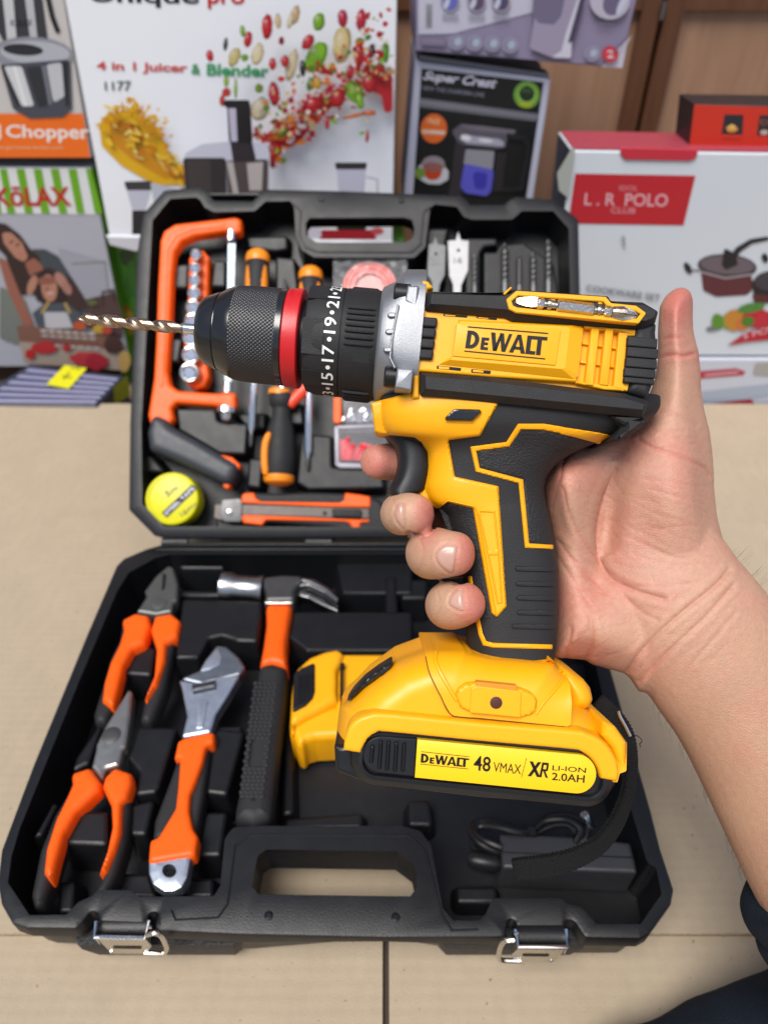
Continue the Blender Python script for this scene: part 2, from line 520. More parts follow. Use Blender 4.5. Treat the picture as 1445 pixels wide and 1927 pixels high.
def sheet(x0, x1, y0, y1, z1, th, label, creases=()):
    t = thing('cardboard_sheet', label, 'cardboard', ((x0 + x1) / 2, (y0 + y1) / 2, z1 - th), group='flattened cardboard under the case')
    bm = bmesh.new()
    nx = max(2, int((x1 - x0) / .012)); ny = max(2, int((y1 - y0) / .012))
    g = []
    for j in range(ny + 1):
        row = []
        for i in range(nx + 1):
            x = x0 + (x1 - x0) * i / nx; y = y0 + (y1 - y0) * j / ny
            z = z1 + .0006 * mnoise.noise(V((x * 6, y * 6, z1 * 50)))
            for (cx, cy, dx, dy, dep, wd) in creases:
                dist = abs((x - cx) * dy - (y - cy) * dx); z -= dep * math.exp(-(dist / wd) ** 2)
            e = 0.0006 * mnoise.noise(V((x * 60, 3.3, 0))) if j in (0, ny) else 0
            row.append(bm.verts.new((x, y + e, z)))
        g.append(row)
    for j in range(ny):
        for i in range(nx): bm.faces.new((g[j][i], g[j][i + 1], g[j + 1][i + 1], g[j + 1][i]))
    fin('face', bm, m_card, t)
    bm = bmesh.new(); boxm(bm, (x0 + .0001, y0 - .0003, z1 - th), (x1 - x0 - .0002, 0, 0), (0, y1 - y0 - .0002, 0), (0, 0, th - .0009))
    fin('corrugated_edge', bm, m_cedge, t)
yc = ZP(.004).p(100, 962).y
sheet(-1.0, 1.0, YS, .735, .0046, .0038, 'large flattened cardboard sheet lying under the whole black case', [(0, yc, 1, 0, .0012, .006)])
xg = ZP(0).p(726, 1850).x
sheet(-1.0, xg - .0019, -.4, YS + .006, 0, .0038, 'smaller cardboard piece at the bottom left, left of the dark gap')
xc1 = ZP(0).p(1190, 1850).x
sheet(xg + .0019, 1.0, -.4, YS + .006, 0, .0038, 'cardboard piece at the bottom right with a faint crease, under the navy sleeve', [(xc1, YS, .12, 1, .001, .003)])

# wooden cabinet behind the boxes
def mat_wood(name, c1, c2):
    m = mat(name, c1, .5, var=.1, vscale=5, spec=.35)
    t = m.node_tree; L = t.links.new; b = t.nodes['Principled BSDF']
    tc = t.nodes.new('ShaderNodeTexCoord'); mp = t.nodes.new('ShaderNodeMapping'); mp.inputs['Scale'].default_value = (70, 70, 5); L(tc.outputs['Object'], mp.inputs[0])
    n = t.nodes.new('ShaderNodeTexNoise'); n.inputs['Scale'].default_value = 1; n.inputs['Detail'].default_value = 7; n.inputs['Distortion'].default_value = .6; L(mp.outputs[0], n.inputs['Vector'])
    mx = t.nodes.new('ShaderNodeMix'); mx.data_type = 'RGBA'; mx.inputs[6].default_value = c1; mx.inputs[7].default_value = c2
    L(n.outputs['Fac'], mx.inputs[0]); L(mx.outputs[2], b.inputs['Base Color'])
    return m
m_pan = mat_wood('door_panel_wood', (.21, .11, .062, 1), (.38, .225, .145, 1))
m_sti = mat_wood('dark_stile_wood', (.05, .018, .008, 1), (.15, .06, .026, 1))
YC = 1.15
cab = thing('wooden_cabinet', 'brown wooden cabinet with dark framed doors standing behind the stacked boxes', 'cabinet', (.3, YC, -.04))
bm = bmesh.new(); boxm(bm, (-1.2, YC + .012, -.04), (2.6, 0, 0), (0, .4, 0), (0, 0, 1.1)); fin('carcass', bm, m_sti, cab)
for x0, x1 in ((-1.15, -.02), (-.013, .364), (.372, .86), (.868, 1.35)):
    bm = bmesh.new(); sw = .024
    for o, a, c in (((x0, YC - .008, -.03), (sw, 0, 0), (0, 0, .72)), ((x1 - sw, YC - .008, -.03), (sw, 0, 0), (0, 0, .72)),
                    ((x0 + sw, YC - .007, .355), (x1 - x0 - 2 * sw, 0, 0), (0, 0, .03)), ((x0 + sw, YC - .007, -.03), (x1 - x0 - 2 * sw, 0, 0), (0, 0, .03)), ((x0 + sw, YC - .007, .65), (x1 - x0 - 2 * sw, 0, 0), (0, 0, .03))):
        boxm(bm, o, a, (0, .018, 0), c)
    dr = fin('door', bm, m_sti, cab)
    bm = bmesh.new(); boxm(bm, (x0 + sw - .002, YC + .002, -.02), (x1 - x0 - 2 * sw + .004, 0, 0), (0, .008, 0), (0, 0, .69)); fin('panel', bm, m_pan, dr)
bm = bmesh.new(); lathe(bm, V((.366, YC - .012, .345)), V((0, 0, 1)), [(0, .003), (.02, .003)], 10); fin('hinge', bm, m_stl, cab)

# ------------------------------------------------------------------ printed boxes
_pc = {}
def ink(r, g, b, rough=.45):
    k = (r, g, b, rough)
    if k not in _pc:
        c = srgb(r, g, b)
        _pc[k] = mat('printed_%d_%d_%d' % (r, g, b), tuple(min(.82, max(.006, q * .72)) for q in c[:3]) + (1,), rough, var=.03, vscale=30)
    return _pc[k]

class Print:
    def __init__(s, pl): s.pl = pl; s.bm = bmesh.new(); s.m = []; s.h = .0004
    def idx(s, m):
        if m not in s.m: s.m.append(m)
        return s.m.index(m)
    def poly(s, pts, c, rnd=0): s.h += .00006; flatpoly(s.bm, s.pl, pts, s.h, s.idx(ink(*c)), rnd)
    def blob(s, cx, cy, rx, ry, c, a=0, j=0.0):
        p = ell(cx, cy, rx, ry, a, 18)
        if j: p = [(cx + (x - cx) * (1 + random.uniform(-j, j)), cy + (y - cy) * (1 + random.uniform(-j, j))) for x, y in p]
        s.poly(p, c)
    def line(s, pts, wd, c): s.poly(stroke(pts, wd), c)
    def text(s, body, q, c, bold=0, shear=0, space=1):
        s.h += .00006; text(s.bm, body, qm(s.pl, q, s.h), bold, shear, s.idx(ink(*c)), space)
    def done(s, parent, name='printed_design'): return fin(name, s.bm, s.m, parent, recalc=False)

def carton(name, label, cat, Y, quad, depth, m, group='product boxes stacked behind the case'):
    pl = Pl((0, Y, 0), (0, -1, 0))
    q = [pl.p(*a) for a in quad]
    c = sum(q, V()) / 4; zb = min(a.z for a in q)
    t = thing(name, label, cat, (c.x, Y + depth / 2, zb), group=group)
    bm = bmesh.new(); prism(bm, pl, quad, [(.0012, -depth), (0, -depth + .0012), (0, -.001), (.001, 0)])
    fin('carton', bm, m, t)
    return t, Print(pl)
WH = (226, 229, 238)
m_whb = mat('white_box_card', (.74, .765, .82, 1), .42, var=.03, vscale=8, spec=.4)

# chopper box, top left
t, p = carton('chopper_box', 'white box with an orange band and steel chopper picture, above the striped box', 'box', .838, [(-230, -60), (111, -60), (171, 297), (-230, 297)], .14, ink(214, 210, 208))
p.poly(M((-300, 412), (302, 412), (328, 571), (-300, 571)), (255, 118, 4))
p.text('Chopper', M((22, 452), (322, 452), (328, 520), (24, 512)), (250, 246, 240), .02)
p.text('l', M((-10, 452), (4, 452), (6, 505), (-8, 505)), (250, 246, 240), .02)
p.text('www.germany-kolax.com', M((-40, 525), (230, 527), (232, 545), (-38, 545)), (255, 205, 160))
p.poly(M((-40, -30), (150, -30), (175, 155), (160, 170), (20, 165), (-40, 40)), (58, 60, 66))
p.poly(M((10, -20), (48, -20), (62, 150), (28, 150)), (214, 216, 220)); p.poly(M((90, -20), (120, -20), (138, 150), (112, 150)), (200, 203, 208))
p.line(M((170, -30), (190, 60), (212, 118)), 9, (30, 30, 34))
p.text('KOLAX', M((40, 72), (118, 70), (120, 94), (42, 96)), (20, 20, 24), .01)
p.blob(*M((120, 195))[0], 77, 32, (150, 152, 162), 3); p.blob(*M((128, 190))[0], 66, 22, (190, 193, 204), 3); p.blob(*M((85, 180))[0], 38, 11, (40, 42, 50), 4)
p.poly(M((2, 235), (255, 215), (262, 395), (230, 425), (110, 430), (48, 395)), (74, 78, 90), 4e-3)
p.poly(M((15, 240), (80, 240), (125, 385), (80, 385)), (222, 224, 228), 3e-3); p.poly(M((48, 240), (58, 240), (100, 385), (90, 385)), (246, 248, 250)); p.poly(M((152, 240), (166, 238), (190, 378), (178, 380)), (120, 124, 136)); p.poly(M((228, 225), (246, 220), (252, 380), (240, 390)), (38, 40, 48)); p.poly(M((2, 236), (14, 238), (78, 386), (62, 384)), (34, 36, 44)); p.poly(M((170, 235), (225, 225), (235, 350), (195, 375)), (205, 208, 215), 3e-3)
p.poly(M((95, 245), (150, 240), (175, 380), (140, 390)), (44, 46, 56), 3e-3)
p.done(t)

# striped box, lower left
t, p = carton('striped_box', 'box with green and white stripes on top, red lettering and a family photograph', 'box', .842, [(-230, 314), (171, 316), (247, 690), (-230, 690)], .12, ink(184, 186, 198))
p.poly(M((-300, 612), (318, 610), (352, 778), (-300, 770)), (236, 238, 240))
for a, b, c, d in ((-50, -15, -28, 8), (0, 26, 28, 58), (60, 90, 92, 122), (122, 152, 152, 182), (184, 214, 216, 245), (248, 278, 280, 308), (312, 330, 345, 372)):
    p.poly(M((a, 612), (b, 612), (d, 775), (c, 773)), (112, 178, 18))
p.text('KōLAX', M((-22, 678), (250, 674), (262, 748), (-14, 748)), (198, 34, 34), .025)
# family photograph, loose shapes only
sk, sk2, hr, hr2 = (190, 134, 112), (160, 100, 84), (52, 34, 34), (78, 52, 46)
p.poly(Y2((560, 340), (1000, 470), (1060, 930), (640, 930)), (168, 170, 184)); p.line(Y2((690, 490), (1010, 470)), 3, (128, 132, 120))
p.poly(Y2((820, 830), (1100, 760), (1180, 1000), (1170, 1200), (820, 1100)), (84, 60, 62)); p.line(Y2((990, 900), (980, 760), (1080, 740), (1100, 860)), 4, (54, 34, 40))
p.poly(Y2((0, 700), (240, 830), (330, 1090), (170, 1260), (0, 1200)), (122, 128, 122), 4e-3)
p.poly(Y2((300, 350), (430, 350), (560, 420), (700, 640), (860, 900), (780, 1000), (420, 880), (280, 620)), (66, 76, 84), 5e-3)
p.poly(Y2((-60, 90), (60, 110), (190, 210), (290, 350), (400, 430), (330, 560), (250, 800), (150, 760), (60, 420), (-60, 300)), hr, 6e-3)
p.poly(Y2((-20, 420), (70, 460), (190, 760), (330, 1080), (230, 1080), (60, 700)), sk2, 4e-3)
p.poly(Y2((20, 190), (110, 190), (215, 290), (270, 420), (235, 475), (150, 430), (40, 290)), sk, 5e-3)
p.line(Y2((90, 290), (135, 270)), 3, hr); p.line(Y2((155, 320), (190, 295)), 3, hr); p.line(Y2((170, 400), (225, 385)), 4, (205, 120, 116))
p.poly(Y2((240, 480), (330, 430), (420, 520), (380, 600), (290, 610)), sk2, 4e-3)
p.poly(Y2((310, 590), (470, 520), (700, 640), (860, 900), (700, 960), (420, 880), (300, 760)), (62, 40, 44), 6e-3)
p.poly(Y2((350, 600), (450, 540), (560, 590), (640, 760), (640, 860), (560, 880), (540, 760), (420, 760), (400, 860), (350, 840), (330, 700)), (44, 28, 32), 5e-3); p.blob(*Y2((472, 720))[0], 15, 26, sk, -8); p.blob(*Y2((450, 650))[0], 19, 8, (150, 92, 80), -4); p.line(Y2((430, 735), (470, 725)), 3, (120, 60, 60)); p.line(Y2((455, 775), (510, 765)), 4, (226, 190, 184)); p.blob(*Y2((590, 650))[0], 9, 19, (186, 134, 122), -35); p.blob(*Y2((640, 720))[0], 8, 14, (176, 124, 112), -30); p.blob(*Y2((310, 690))[0], 8, 19, sk, 20)
p.poly(Y2((310, 960), (430, 870), (640, 860), (800, 990), (760, 1130), (360, 1090)), (74, 84, 96), 4e-3)
p.line(Y2((470, 850), (400, 960)), 5, (190, 160, 84)); p.line(Y2((620, 860), (670, 960)), 5, (190, 160, 84))
p.poly(Y2((420, 950), (640, 950), (700, 1100), (440, 1110)), (198, 198, 206), 3e-3)
p.poly(Y2((160, 1080), (340, 1090), (1000, 1160), (1180, 1300), (1240, 1510), (240, 1440)), (132, 92, 78), 4e-3)
p.poly(Y2((180, 1230), (560, 1260), (1200, 1320), (1240, 1510), (250, 1440)), (176, 160, 146), 3e-3)
for i, (a, b) in enumerate(((390, 1115), (400, 1160), (420, 1210), (440, 1250))):
    for k in range(7): p.poly(Y2((a + k * 76, b + k * 5), (a + 58 + k * 76, b + 4 + k * 5), (a + 60 + k * 76, b + 26 + k * 5), (a + 2 + k * 76, b + 22 + k * 5)), [(206, 200, 200), (186, 182, 184), (150, 78, 84), (196, 190, 190)][i])
for cx, cy, rx, ry, c in ((430, 1290, 24, 12, (186, 44, 44)), (290, 1350, 10, 9, (190, 40, 40)), (840, 1395, 34, 14, (196, 62, 68)), (920, 1420, 22, 16, (176, 46, 60)), (760, 1080, 13, 9, (190, 84, 52)), (960, 1110, 14, 9, (196, 160, 50)), (1020, 1120, 10, 8, (190, 70, 50)), (1190, 1420, 11, 20, (196, 160, 92)), (640, 1290, 9, 6, (180, 40, 44)), (1080, 1260, 18, 16, (74, 46, 44)), (880, 860, 10, 5, (96, 110, 60))):
    p.blob(*Y2((cx, cy))[0], rx, ry, c, 0, .15)
p.done(t)
bm = bmesh.new(); pl = Pl((0, .842, 0), (0, -1, 0)); a, b = pl.p(172, 318, -.001), pl.p(247, 689, -.001)
c2 = [a + V((.0006, 0, 0)), b + V((.0006, 0, 0)), b + V((.0006, .117, 0)), a + V((.0006, .117, 0))]
bm.faces.new([bm.verts.new(q) for q in c2]); fin('side_face', bm, ink(104, 170, 24), t)

# green box that carries the juicer box
t, p = carton('green_box', 'plain dark green box under the tall white juicer box, half hidden by the case lid', 'box', .86, [(196, 452), (760, 452), (760, 830), (240, 830)], .13, ink(66, 140, 20))
p.blob(*Y2((1200, 960))[0], 12, 16, (176, 96, 40), 0, .2); p.blob(*Y2((1230, 1060))[0], 12, 22, (206, 160, 40), 0, .2); p.blob(*Y2((1220, 420))[0], 14, 20, (30, 60, 14), 0, .2); p.blob(*Y2((1260, 640))[0], 12, 40, (46, 108, 22), 0, .2)
p.done(t)

# juicer box
t, p = carton('juicer_box', 'tall white juicer box printed with splashing fruit, black and red lettering along its top', 'box', .83, [(112, -60), (748, -60), (738, 462), (207, 446)], .17, m_whb)
RED, GRN, ORN = (204, 30, 40), (122, 178, 30), (232, 130, 40)
p.text('Unique', M((322, -50), (722, -38), (722, 30), (330, 24)), (34, 32, 44), .02)
p.text('pro', M((752, -30), (886, -26), (888, 34), (754, 32)), (214, 44, 34), .02)
p.text('4 in 1 Juicer', M((350, 222), (680, 230), (680, 272), (352, 262)), (222, 74, 66), .028)
p.text('&', M((694, 232), (728, 232), (728, 272), (694, 270)), (50, 160, 96), .02)
p.text('Blender', M((750, 230), (975, 236), (976, 280), (750, 274)), (60, 172, 112), .03)
p.text('1177', M((380, 296), (476, 294), (476, 330), (382, 328)), (74, 84, 74), .012)
YE, YD = (240, 186, 20), (222, 150, 12)
p.poly(M((490, 360), (505, 380), (500, 420), (560, 450), (600, 520), (610, 560), (680, 610), (690, 672), (560, 670), (440, 600), (370, 530), (360, 450), (400, 400), (420, 420), (440, 400), (470, 400)), YE, 4e-3)
p.poly(M((400, 440), (470, 430), (520, 490), (560, 560), (660, 640), (600, 650), (480, 580), (400, 510)), YD, 5e-3)
p.poly(M((560, 560), (600, 590), (690, 640), (690, 655), (600, 620)), (250, 222, 120), 2e-3)
for k in range(70):
    s_ = random.random(); x_ = 400 + 260 * s_ + random.gauss(0, 22); y_ = 430 + 205 * s_ ** 1.1 + random.gauss(0, 34) * (1.15 - .6 * s_)
    p.blob(*M((x_, y_))[0], random.uniform(3, 12), random.uniform(2, 5), random.choice(((250, 208, 60), (214, 140, 10), (236, 170, 20), (246, 196, 40), (226, 120, 20), (252, 226, 120))), random.uniform(20, 70), .2)
for k in range(30):
    a = random.uniform(-3.3, -.2); r_ = random.uniform(80, 128)
    p.poly([M((470 + r_ * q * math.cos(a + w_), 505 + r_ * q * math.sin(a + w_)))[0] for q, w_ in ((.8, -.07), (1.0, -.03), (1.12, 0), (1.0, .03), (.8, .07))], random.choice((YE, YD)))
for k in range(26):
    a = random.uniform(-2.6, .4); r_ = random.uniform(95, 150)
    p.blob(*M((480 + r_ * math.cos(a), 500 + r_ * .95 * math.sin(a)))[0], random.uniform(2, 7), random.uniform(2, 6), random.choice((YE, YD)), random.uniform(0, 90), .2)
# red splash, then the fruit on top of it
p.poly(X((500, 1050), (560, 960), (640, 840), (760, 760), (900, 700), (1010, 650), (1060, 720), (940, 800), (830, 900), (720, 1040), (620, 1100), (560, 1150), (520, 1260), (500, 1180)), (196, 36, 44), 6e-3)
p.poly(X((480, 1000), (560, 930), (640, 830), (660, 870), (580, 1000), (520, 1060)), ORN, 3e-3)
p.poly(X((1110, 480), (1330, 480), (1400, 560), (1400, 820), (1340, 830), (1320, 700), (1180, 650)), (206, 46, 54), 6e-3)
p.poly(X((740, 420), (900, 470), (1000, 500), (960, 560), (860, 540)), (212, 60, 60), 4e-3)
for k in range(150):
    s_ = random.random(); x_ = 460 + 900 * s_ + random.uniform(-70, 70); y_ = 1150 - 700 * s_ + random.uniform(-170, 110)
    p.blob(*X((x_, y_))[0], random.uniform(2, 11), random.uniform(2, 7), random.choice(((200, 36, 44), (214, 60, 60), ORN, (186, 24, 40), (238, 232, 236), (220, 190, 150))), random.uniform(0, 180), .25)
for cx, cy, rx, ry, c, a in ((480, 195, 12, 27, RED, 3), (560, 155, 7, 16, (222, 196, 150), -5), (685, 110, 10, 22, (216, 178, 130), 15), (650, 150, 6, 18, (232, 220, 190), 10), (1035, 135, 11, 20, (186, 22, 60), -4), (1170, 145, 11, 24, (196, 30, 62), 5),
        (860, 160, 13, 20, GRN, 10), (840, 420, 21, 36, (134, 196, 40), 28), (1030, 330, 20, 40, (226, 206, 142), 6), (1155, 400, 12, 26, (206, 40, 50), 0), (1250, 390, 8, 20, (32, 28, 40), 0), (1350, 380, 8, 25, (90, 160, 40), 3), (1120, 680, 19, 26, (134, 196, 40), -35),
        (1160, 740, 9, 18, (140, 200, 40), -10), (240, 420, 12, 22, (216, 200, 130), 20), (410, 400, 13, 24, (236, 220, 176), 12), (660, 480, 12, 36, (230, 210, 170), 12), (520, 470, 8, 14, RED, 0), (530, 690, 12, 26, (190, 40, 54), -4), (430, 800, 20, 26, (226, 212, 180), 20),
        (340, 290, 9, 18, RED, 10), (300, 230, 6, 13, GRN, -10), (175, 325, 5, 15, (30, 34, 34), 5), (60, 410, 8, 13, RED, -10), (315, 425, 8, 8, (110, 170, 40), 0), (610, 450, 9, 13, (200, 34, 44), 0), (780, 310, 12, 18, (196, 36, 46), 30), (740, 500, 7, 18, (30, 28, 34), -5),
        (800, 620, 9, 16, (56, 130, 50), 10), (850, 610, 9, 13, (222, 176, 50), 0), (1160, 300, 10, 7, (74, 150, 44), -10), (1220, 275, 8, 6, (84, 150, 50), -30), (700, 820, 10, 26, (236, 210, 214), 0), (600, 960, 9, 20, (110, 140, 40), 20), (420, 650, 9, 10, (120, 150, 40), 0),
        (1090, 530, 8, 16, (186, 30, 60), 0), (1230, 610, 16, 20, (216, 40, 50), 0), (1000, 720, 16, 22, (196, 30, 40), 20), (820, 770, 22, 18, (200, 34, 40), -30), (920, 900, 5, 15, (206, 40, 44), 0), (1215, 1000, 4, 14, (200, 50, 50), 3), (1230, 830, 14, 6, (230, 110, 40), 0), (1120, 850, 26, 4, (230, 120, 50), -12),
        (520, 1130, 6, 30, (190, 40, 44), 5), (585, 300, 6, 9, (150, 24, 40), 0), (180, 680, 10, 10, (206, 60, 50), 30), (150, 740, 6, 12, (206, 60, 50), 0), (585, 580, 8, 6, (216, 50, 50), 0), (250, 650, 4, 22, (150, 190, 60), 0), (180, 600, 6, 12, (160, 190, 70), 0)):
    rx *= .86; ry *= .88
    p.blob(*X((cx, cy))[0], rx, ry, tuple(int(q * .72) for q in c), a, .08)
    x_, y_ = X((cx, cy))[0]; p.blob(x_ - rx * .12, y_ - ry * .1, rx * .80, ry * .82, c, a, .08)
    if max(rx, ry) > 11:
        p.blob(x_ - rx * .25, y_ - ry * .28, rx * .42, ry * .40, tuple(min(255, int(q * .75 + 64)) for q in c), a, .15)
        p.blob(x_ - rx * .3, y_ - ry * .42, rx * .14, ry * .14, (246, 240, 236), a, .2)
        if rx > 15: p.blob(x_ + rx * .2, y_ + ry * .3, rx * .3, ry * .3, tuple(int(q * .85) for q in c), a, .2)
for k in range(230):                        # small pieces flung along the splash
    s_ = random.random(); x_ = 430 + 950 * s_ + random.gauss(0, 60); y_ = 1080 - 820 * s_ ** .8 + random.gauss(0, 95 + 60 * s_)
    if not (100 < x_ < 1395 and 40 < y_ < 1240): continue
    x_, y_ = X((x_, y_))[0]; c = random.choice(((196, 30, 44), (176, 20, 40), (214, 50, 50), (196, 30, 44), (128, 180, 44), (86, 130, 40), (226, 196, 130), (230, 130, 50), (240, 226, 220)))
    n_ = random.choice((3, 4, 5)); a0 = random.uniform(0, 6); r_ = random.uniform(2, 8)
    p.poly([(x_ + r_ * random.uniform(.5, 1.2) * math.cos(a0 + 6.283 * q / n_), y_ + r_ * random.uniform(.5, 1.3) * math.sin(a0 + 6.283 * q / n_)) for q in range(n_)], c)
for k in range(26):
    x_, y_ = random.uniform(90, 1380), random.uniform(60, 1000)
    if abs(y_ - (1150 - .78 * (x_ - 440))) < 420: p.blob(*X((x_, y_))[0], random.uniform(1.5, 4.5), random.uniform(2, 7), random.choice((RED, GRN, (226, 206, 160), (150, 24, 40))), random.uniform(0, 180), .2)
# food processor and blender pictures
DK, GY = (40, 36, 40), (196, 188, 186)
p.poly(X((-130, 1130), (0, 1060), (200, 1040), (490, 1050), (500, 1180), (490, 1600), (-60, 1600)), (214, 214, 232), 6e-3)
p.poly(X((-140, 1160), (180, 1160), (190, 1700), (-90, 1700)), (52, 46, 50), 4e-3); p.poly(X((-110, 1180), (60, 1170), (80, 1640), (-70, 1640)), (68, 60, 62), 4e-3)
p.poly(X((180, 1180), (490, 1170), (480, 1640), (200, 1640)), (86, 76, 76), 3e-3); p.poly(X((180, 1190), (230, 1190), (270, 1420), (230, 1420)), GY); p.poly(X((330, 1200), (450, 1190), (440, 1400), (350, 1400)), GY)
p.poly(X((205, 1020), (360, 1010), (400, 1180), (230, 1190)), (50, 44, 50), 3e-3); p.poly(X((160, 735), (350, 735), (358, 780), (375, 1050), (200, 1050), (185, 790), (158, 780)), (30, 26, 30), 3e-3); p.poly(X((195, 795), (250, 795), (262, 1040), (215, 1040)), (204, 198, 222))
p.poly(X((975, 1195), (1215, 1195), (1205, 1250), (985, 1245)), (58, 54, 58), 2e-3); p.poly(X((990, 1245), (1205, 1245), (1190, 1500), (1010, 1500)), (206, 206, 226)); p.line(X((1205, 1300), (1290, 1320), (1290, 1440), (1200, 1480)), 5, (210, 212, 224))
p.poly(X((1000, 1580), (1190, 1580), (1210, 1690), (990, 1690)), (34, 28, 32), 2e-3); p.poly(X((880, 1690), (1260, 1690), (1290, 1760), (850, 1760)), (176, 40, 52), 3e-3); p.blob(*X((1290, 1700))[0], 12, 7, (206, 90, 96)); p.poly(X((740, 1500), (850, 1500), (880, 1750), (770, 1750)), (226, 222, 238), 3e-3)
p.poly(M((450, 658), (555, 656), (550, 690), (460, 690)), (58, 58, 64), 2e-3); p.poly(M((460, 690), (550, 690), (530, 760), (480, 760)), (206, 208, 226)); p.poly(M((480, 762), (530, 762), (560, 850), (480, 850)), (36, 34, 40)); p.poly(M((545, 660), (700, 700), (900, 720), (900, 740), (560, 740)), (196, 202, 216), 2e-3)
p.done(t)
bm = bmesh.new(); pl = Pl((0, .828, 0), (0, -1, 0)); prism(bm, pl, M((385, 855), (1425, 880), (1425, 905), (490, 912), (400, 890)), [(0, -.003), (0, 0), (.001, .001)]); fin('bottom_flap', bm, ink(222, 224, 232), t)

# kettle box and the lilac box on it
t, p = carton('kettle_box', 'black box with a white border showing a glass tea jug with blue water', 'box', .86, [(782, 115), (1036, 150), (996, 420), (758, 400)], .16, ink(206, 208, 228))
p.poly(Z2((160, 90), (1265, 215), (1085, 1400), (70, 1400)), (14, 18, 24))
p.poly(Z2((140, 355), (1220, 500), (1195, 572), (132, 440)), (112, 112, 122)); p.poly(Z2((142, 380), (1214, 520), (1205, 545), (138, 410)), (134, 134, 144))
p.text('Super Crest', Z2((180, 110), (850, 180), (830, 300), (165, 215)), (214, 214, 232), .035, .35)
p.text('NEW THE CHARISMA LINE', Z2((168, 245), (730, 312), (722, 352), (165, 285)), (140, 142, 160), .008)
p.blob(*Z2((1112, 330))[0], 25, 26, (112, 168, 60), 4); p.blob(*Z2((1112, 330))[0], 19, 20, (150, 196, 84), 4); p.blob(*Z2((1112, 318))[0], 14.5, 15, (28, 52, 34), 4)
p.text('ECO', Z2((1075, 270), (1150, 280), (1145, 310), (1070, 300)), (110, 160, 80)); p.blob(*Z2((1100, 420))[0], 13, 5, (176, 190, 40), 5)
p.blob(*Z2((270, 635))[0], 25, 28, (226, 106, 40), 3); p.poly(Z2((155, 640), (385, 655), (375, 695), (160, 685)), (240, 170, 120), 2e-3); p.text('FREE', Z2((215, 540), (330, 550), (325, 600), (210, 590)), (246, 190, 140), .02); p.text('COFFEE', Z2((170, 645), (370, 660), (365, 690), (168, 678)), (226, 226, 226), .02)
p.blob(*Z2((260, 1040))[0], 31, 21, (204, 206, 214), 8, .05); p.blob(*Z2((265, 960))[0], 22, 16, (150, 140, 146), 0); p.blob(*Z2((260, 1030))[0], 17, 15, (196, 70, 30), 4); p.blob(*Z2((145, 1040))[0], 10, 11, (120, 150, 60), 10, .1); p.blob(*Z2((265, 985))[0], 19, 9, (150, 96, 92), 4)
p.poly(Z2((470, 740), (560, 760), (520, 1260), (400, 1260)), (52, 46, 50), 2e-3); p.poly(Z2((430, 660), (520, 590), (900, 640), (940, 700), (920, 810), (840, 820), (560, 790), (490, 760)), (96, 92, 104), 3e-3); p.poly(Z2((500, 680), (600, 700), (860, 730), (910, 760), (900, 800), (560, 770)), (176, 174, 192), 3e-3); p.poly(Z2((480, 600), (700, 610), (1020, 650), (990, 690), (620, 650)), (120, 112, 124), 2e-3); p.blob(*Z2((560, 720))[0], 10, 6, (232, 234, 240), 6); p.blob(*Z2((740, 745))[0], 14, 4, (226, 228, 236), 6)
p.poly(Z2((560, 820), (820, 840), (800, 1030), (540, 960)), (150, 150, 160), 2e-3); p.poly(Z2((545, 950), (815, 1010), (790, 1200), (750, 1250), (560, 1220), (510, 1170)), (92, 92, 204), 5e-3); p.poly(Z2((620, 1020), (760, 1040), (740, 1190), (640, 1180)), (60, 58, 176), 5e-3)
p.line(Z2((930, 700), (1090, 720), (1130, 800), (1060, 1180), (880, 1190)), 10, (34, 32, 36)); p.poly(Z2((840, 850), (930, 860), (890, 1200), (800, 1210)), (44, 40, 44))
p.done(t)
bm = bmesh.new(); pl = Pl((0, .86, 0), (0, -1, 0)); a, b = pl.p(786, 114, -.004), pl.p(1036, 149, -.004)
for k in range(2): boxm(bm, a + V((.002, .002 + k * .05, .0005)), (b.x - a.x - .004, 0, b.z - a.z), (0, .03, 0), (0, 0, .004))
fin('top_flap', bm, ink(150, 152, 160), t)
t, p = carton('lilac_box', 'lilac and white box with a red round seal, lying on the black kettle box', 'box', .85, [(784, -70), (1214, -70), (1166, 128), (782, 96)], .2, ink(150, 142, 172))
p.poly(N2((80, -160), (1300, -160), (880, 30), (280, 190), (80, 195)), (206, 206, 226)); p.poly(N2((1290, 200), (1262, 250), (1235, 385), (1120, 378), (1200, 290)), (212, 210, 226))
p.poly(N2((120, 20), (165, 20), (155, 160), (118, 160)), (196, 198, 206))
for k in range(11): p.poly(N2((126, 26 + k * 12), (160, 26 + k * 12), (158, 31 + k * 12), (125, 31 + k * 12)), (112, 112, 130))
for cx, c in ((262, (104, 110, 196)), (412, (96, 78, 106)), (550, (84, 76, 112))):
    p.blob(*N2((cx, 10))[0], 18, 20, (168, 160, 176)); p.blob(*N2((cx, 8))[0], 14, 17, c); p.blob(*N2((cx - 20, 20))[0], 5, 11, (206, 210, 232), 20)
    for k in range(3): p.line(N2((cx - 46, 82 + k * 13), (cx + 46, 84 + k * 13)), 2.2, (160, 160, 180))
p.poly(N2((95, 200), (240, 205), (235, 262), (92, 255)), (132, 124, 150)); p.text('ELECTRONIC', N2((105, 220), (228, 226), (226, 244), (104, 238)), (166, 160, 182))
for cx, cy in ((297, 240), (400, 245), (500, 250), (600, 258), (1065, 305)):
    p.blob(*N2((cx, cy))[0], 14.5, 15, (176, 174, 196)); p.blob(*N2((cx, cy))[0], 12.8, 13.4, (146, 142, 170)); p.blob(*N2((cx + 8, cy - 4))[0], 7, 8, (178, 192, 212), 20)
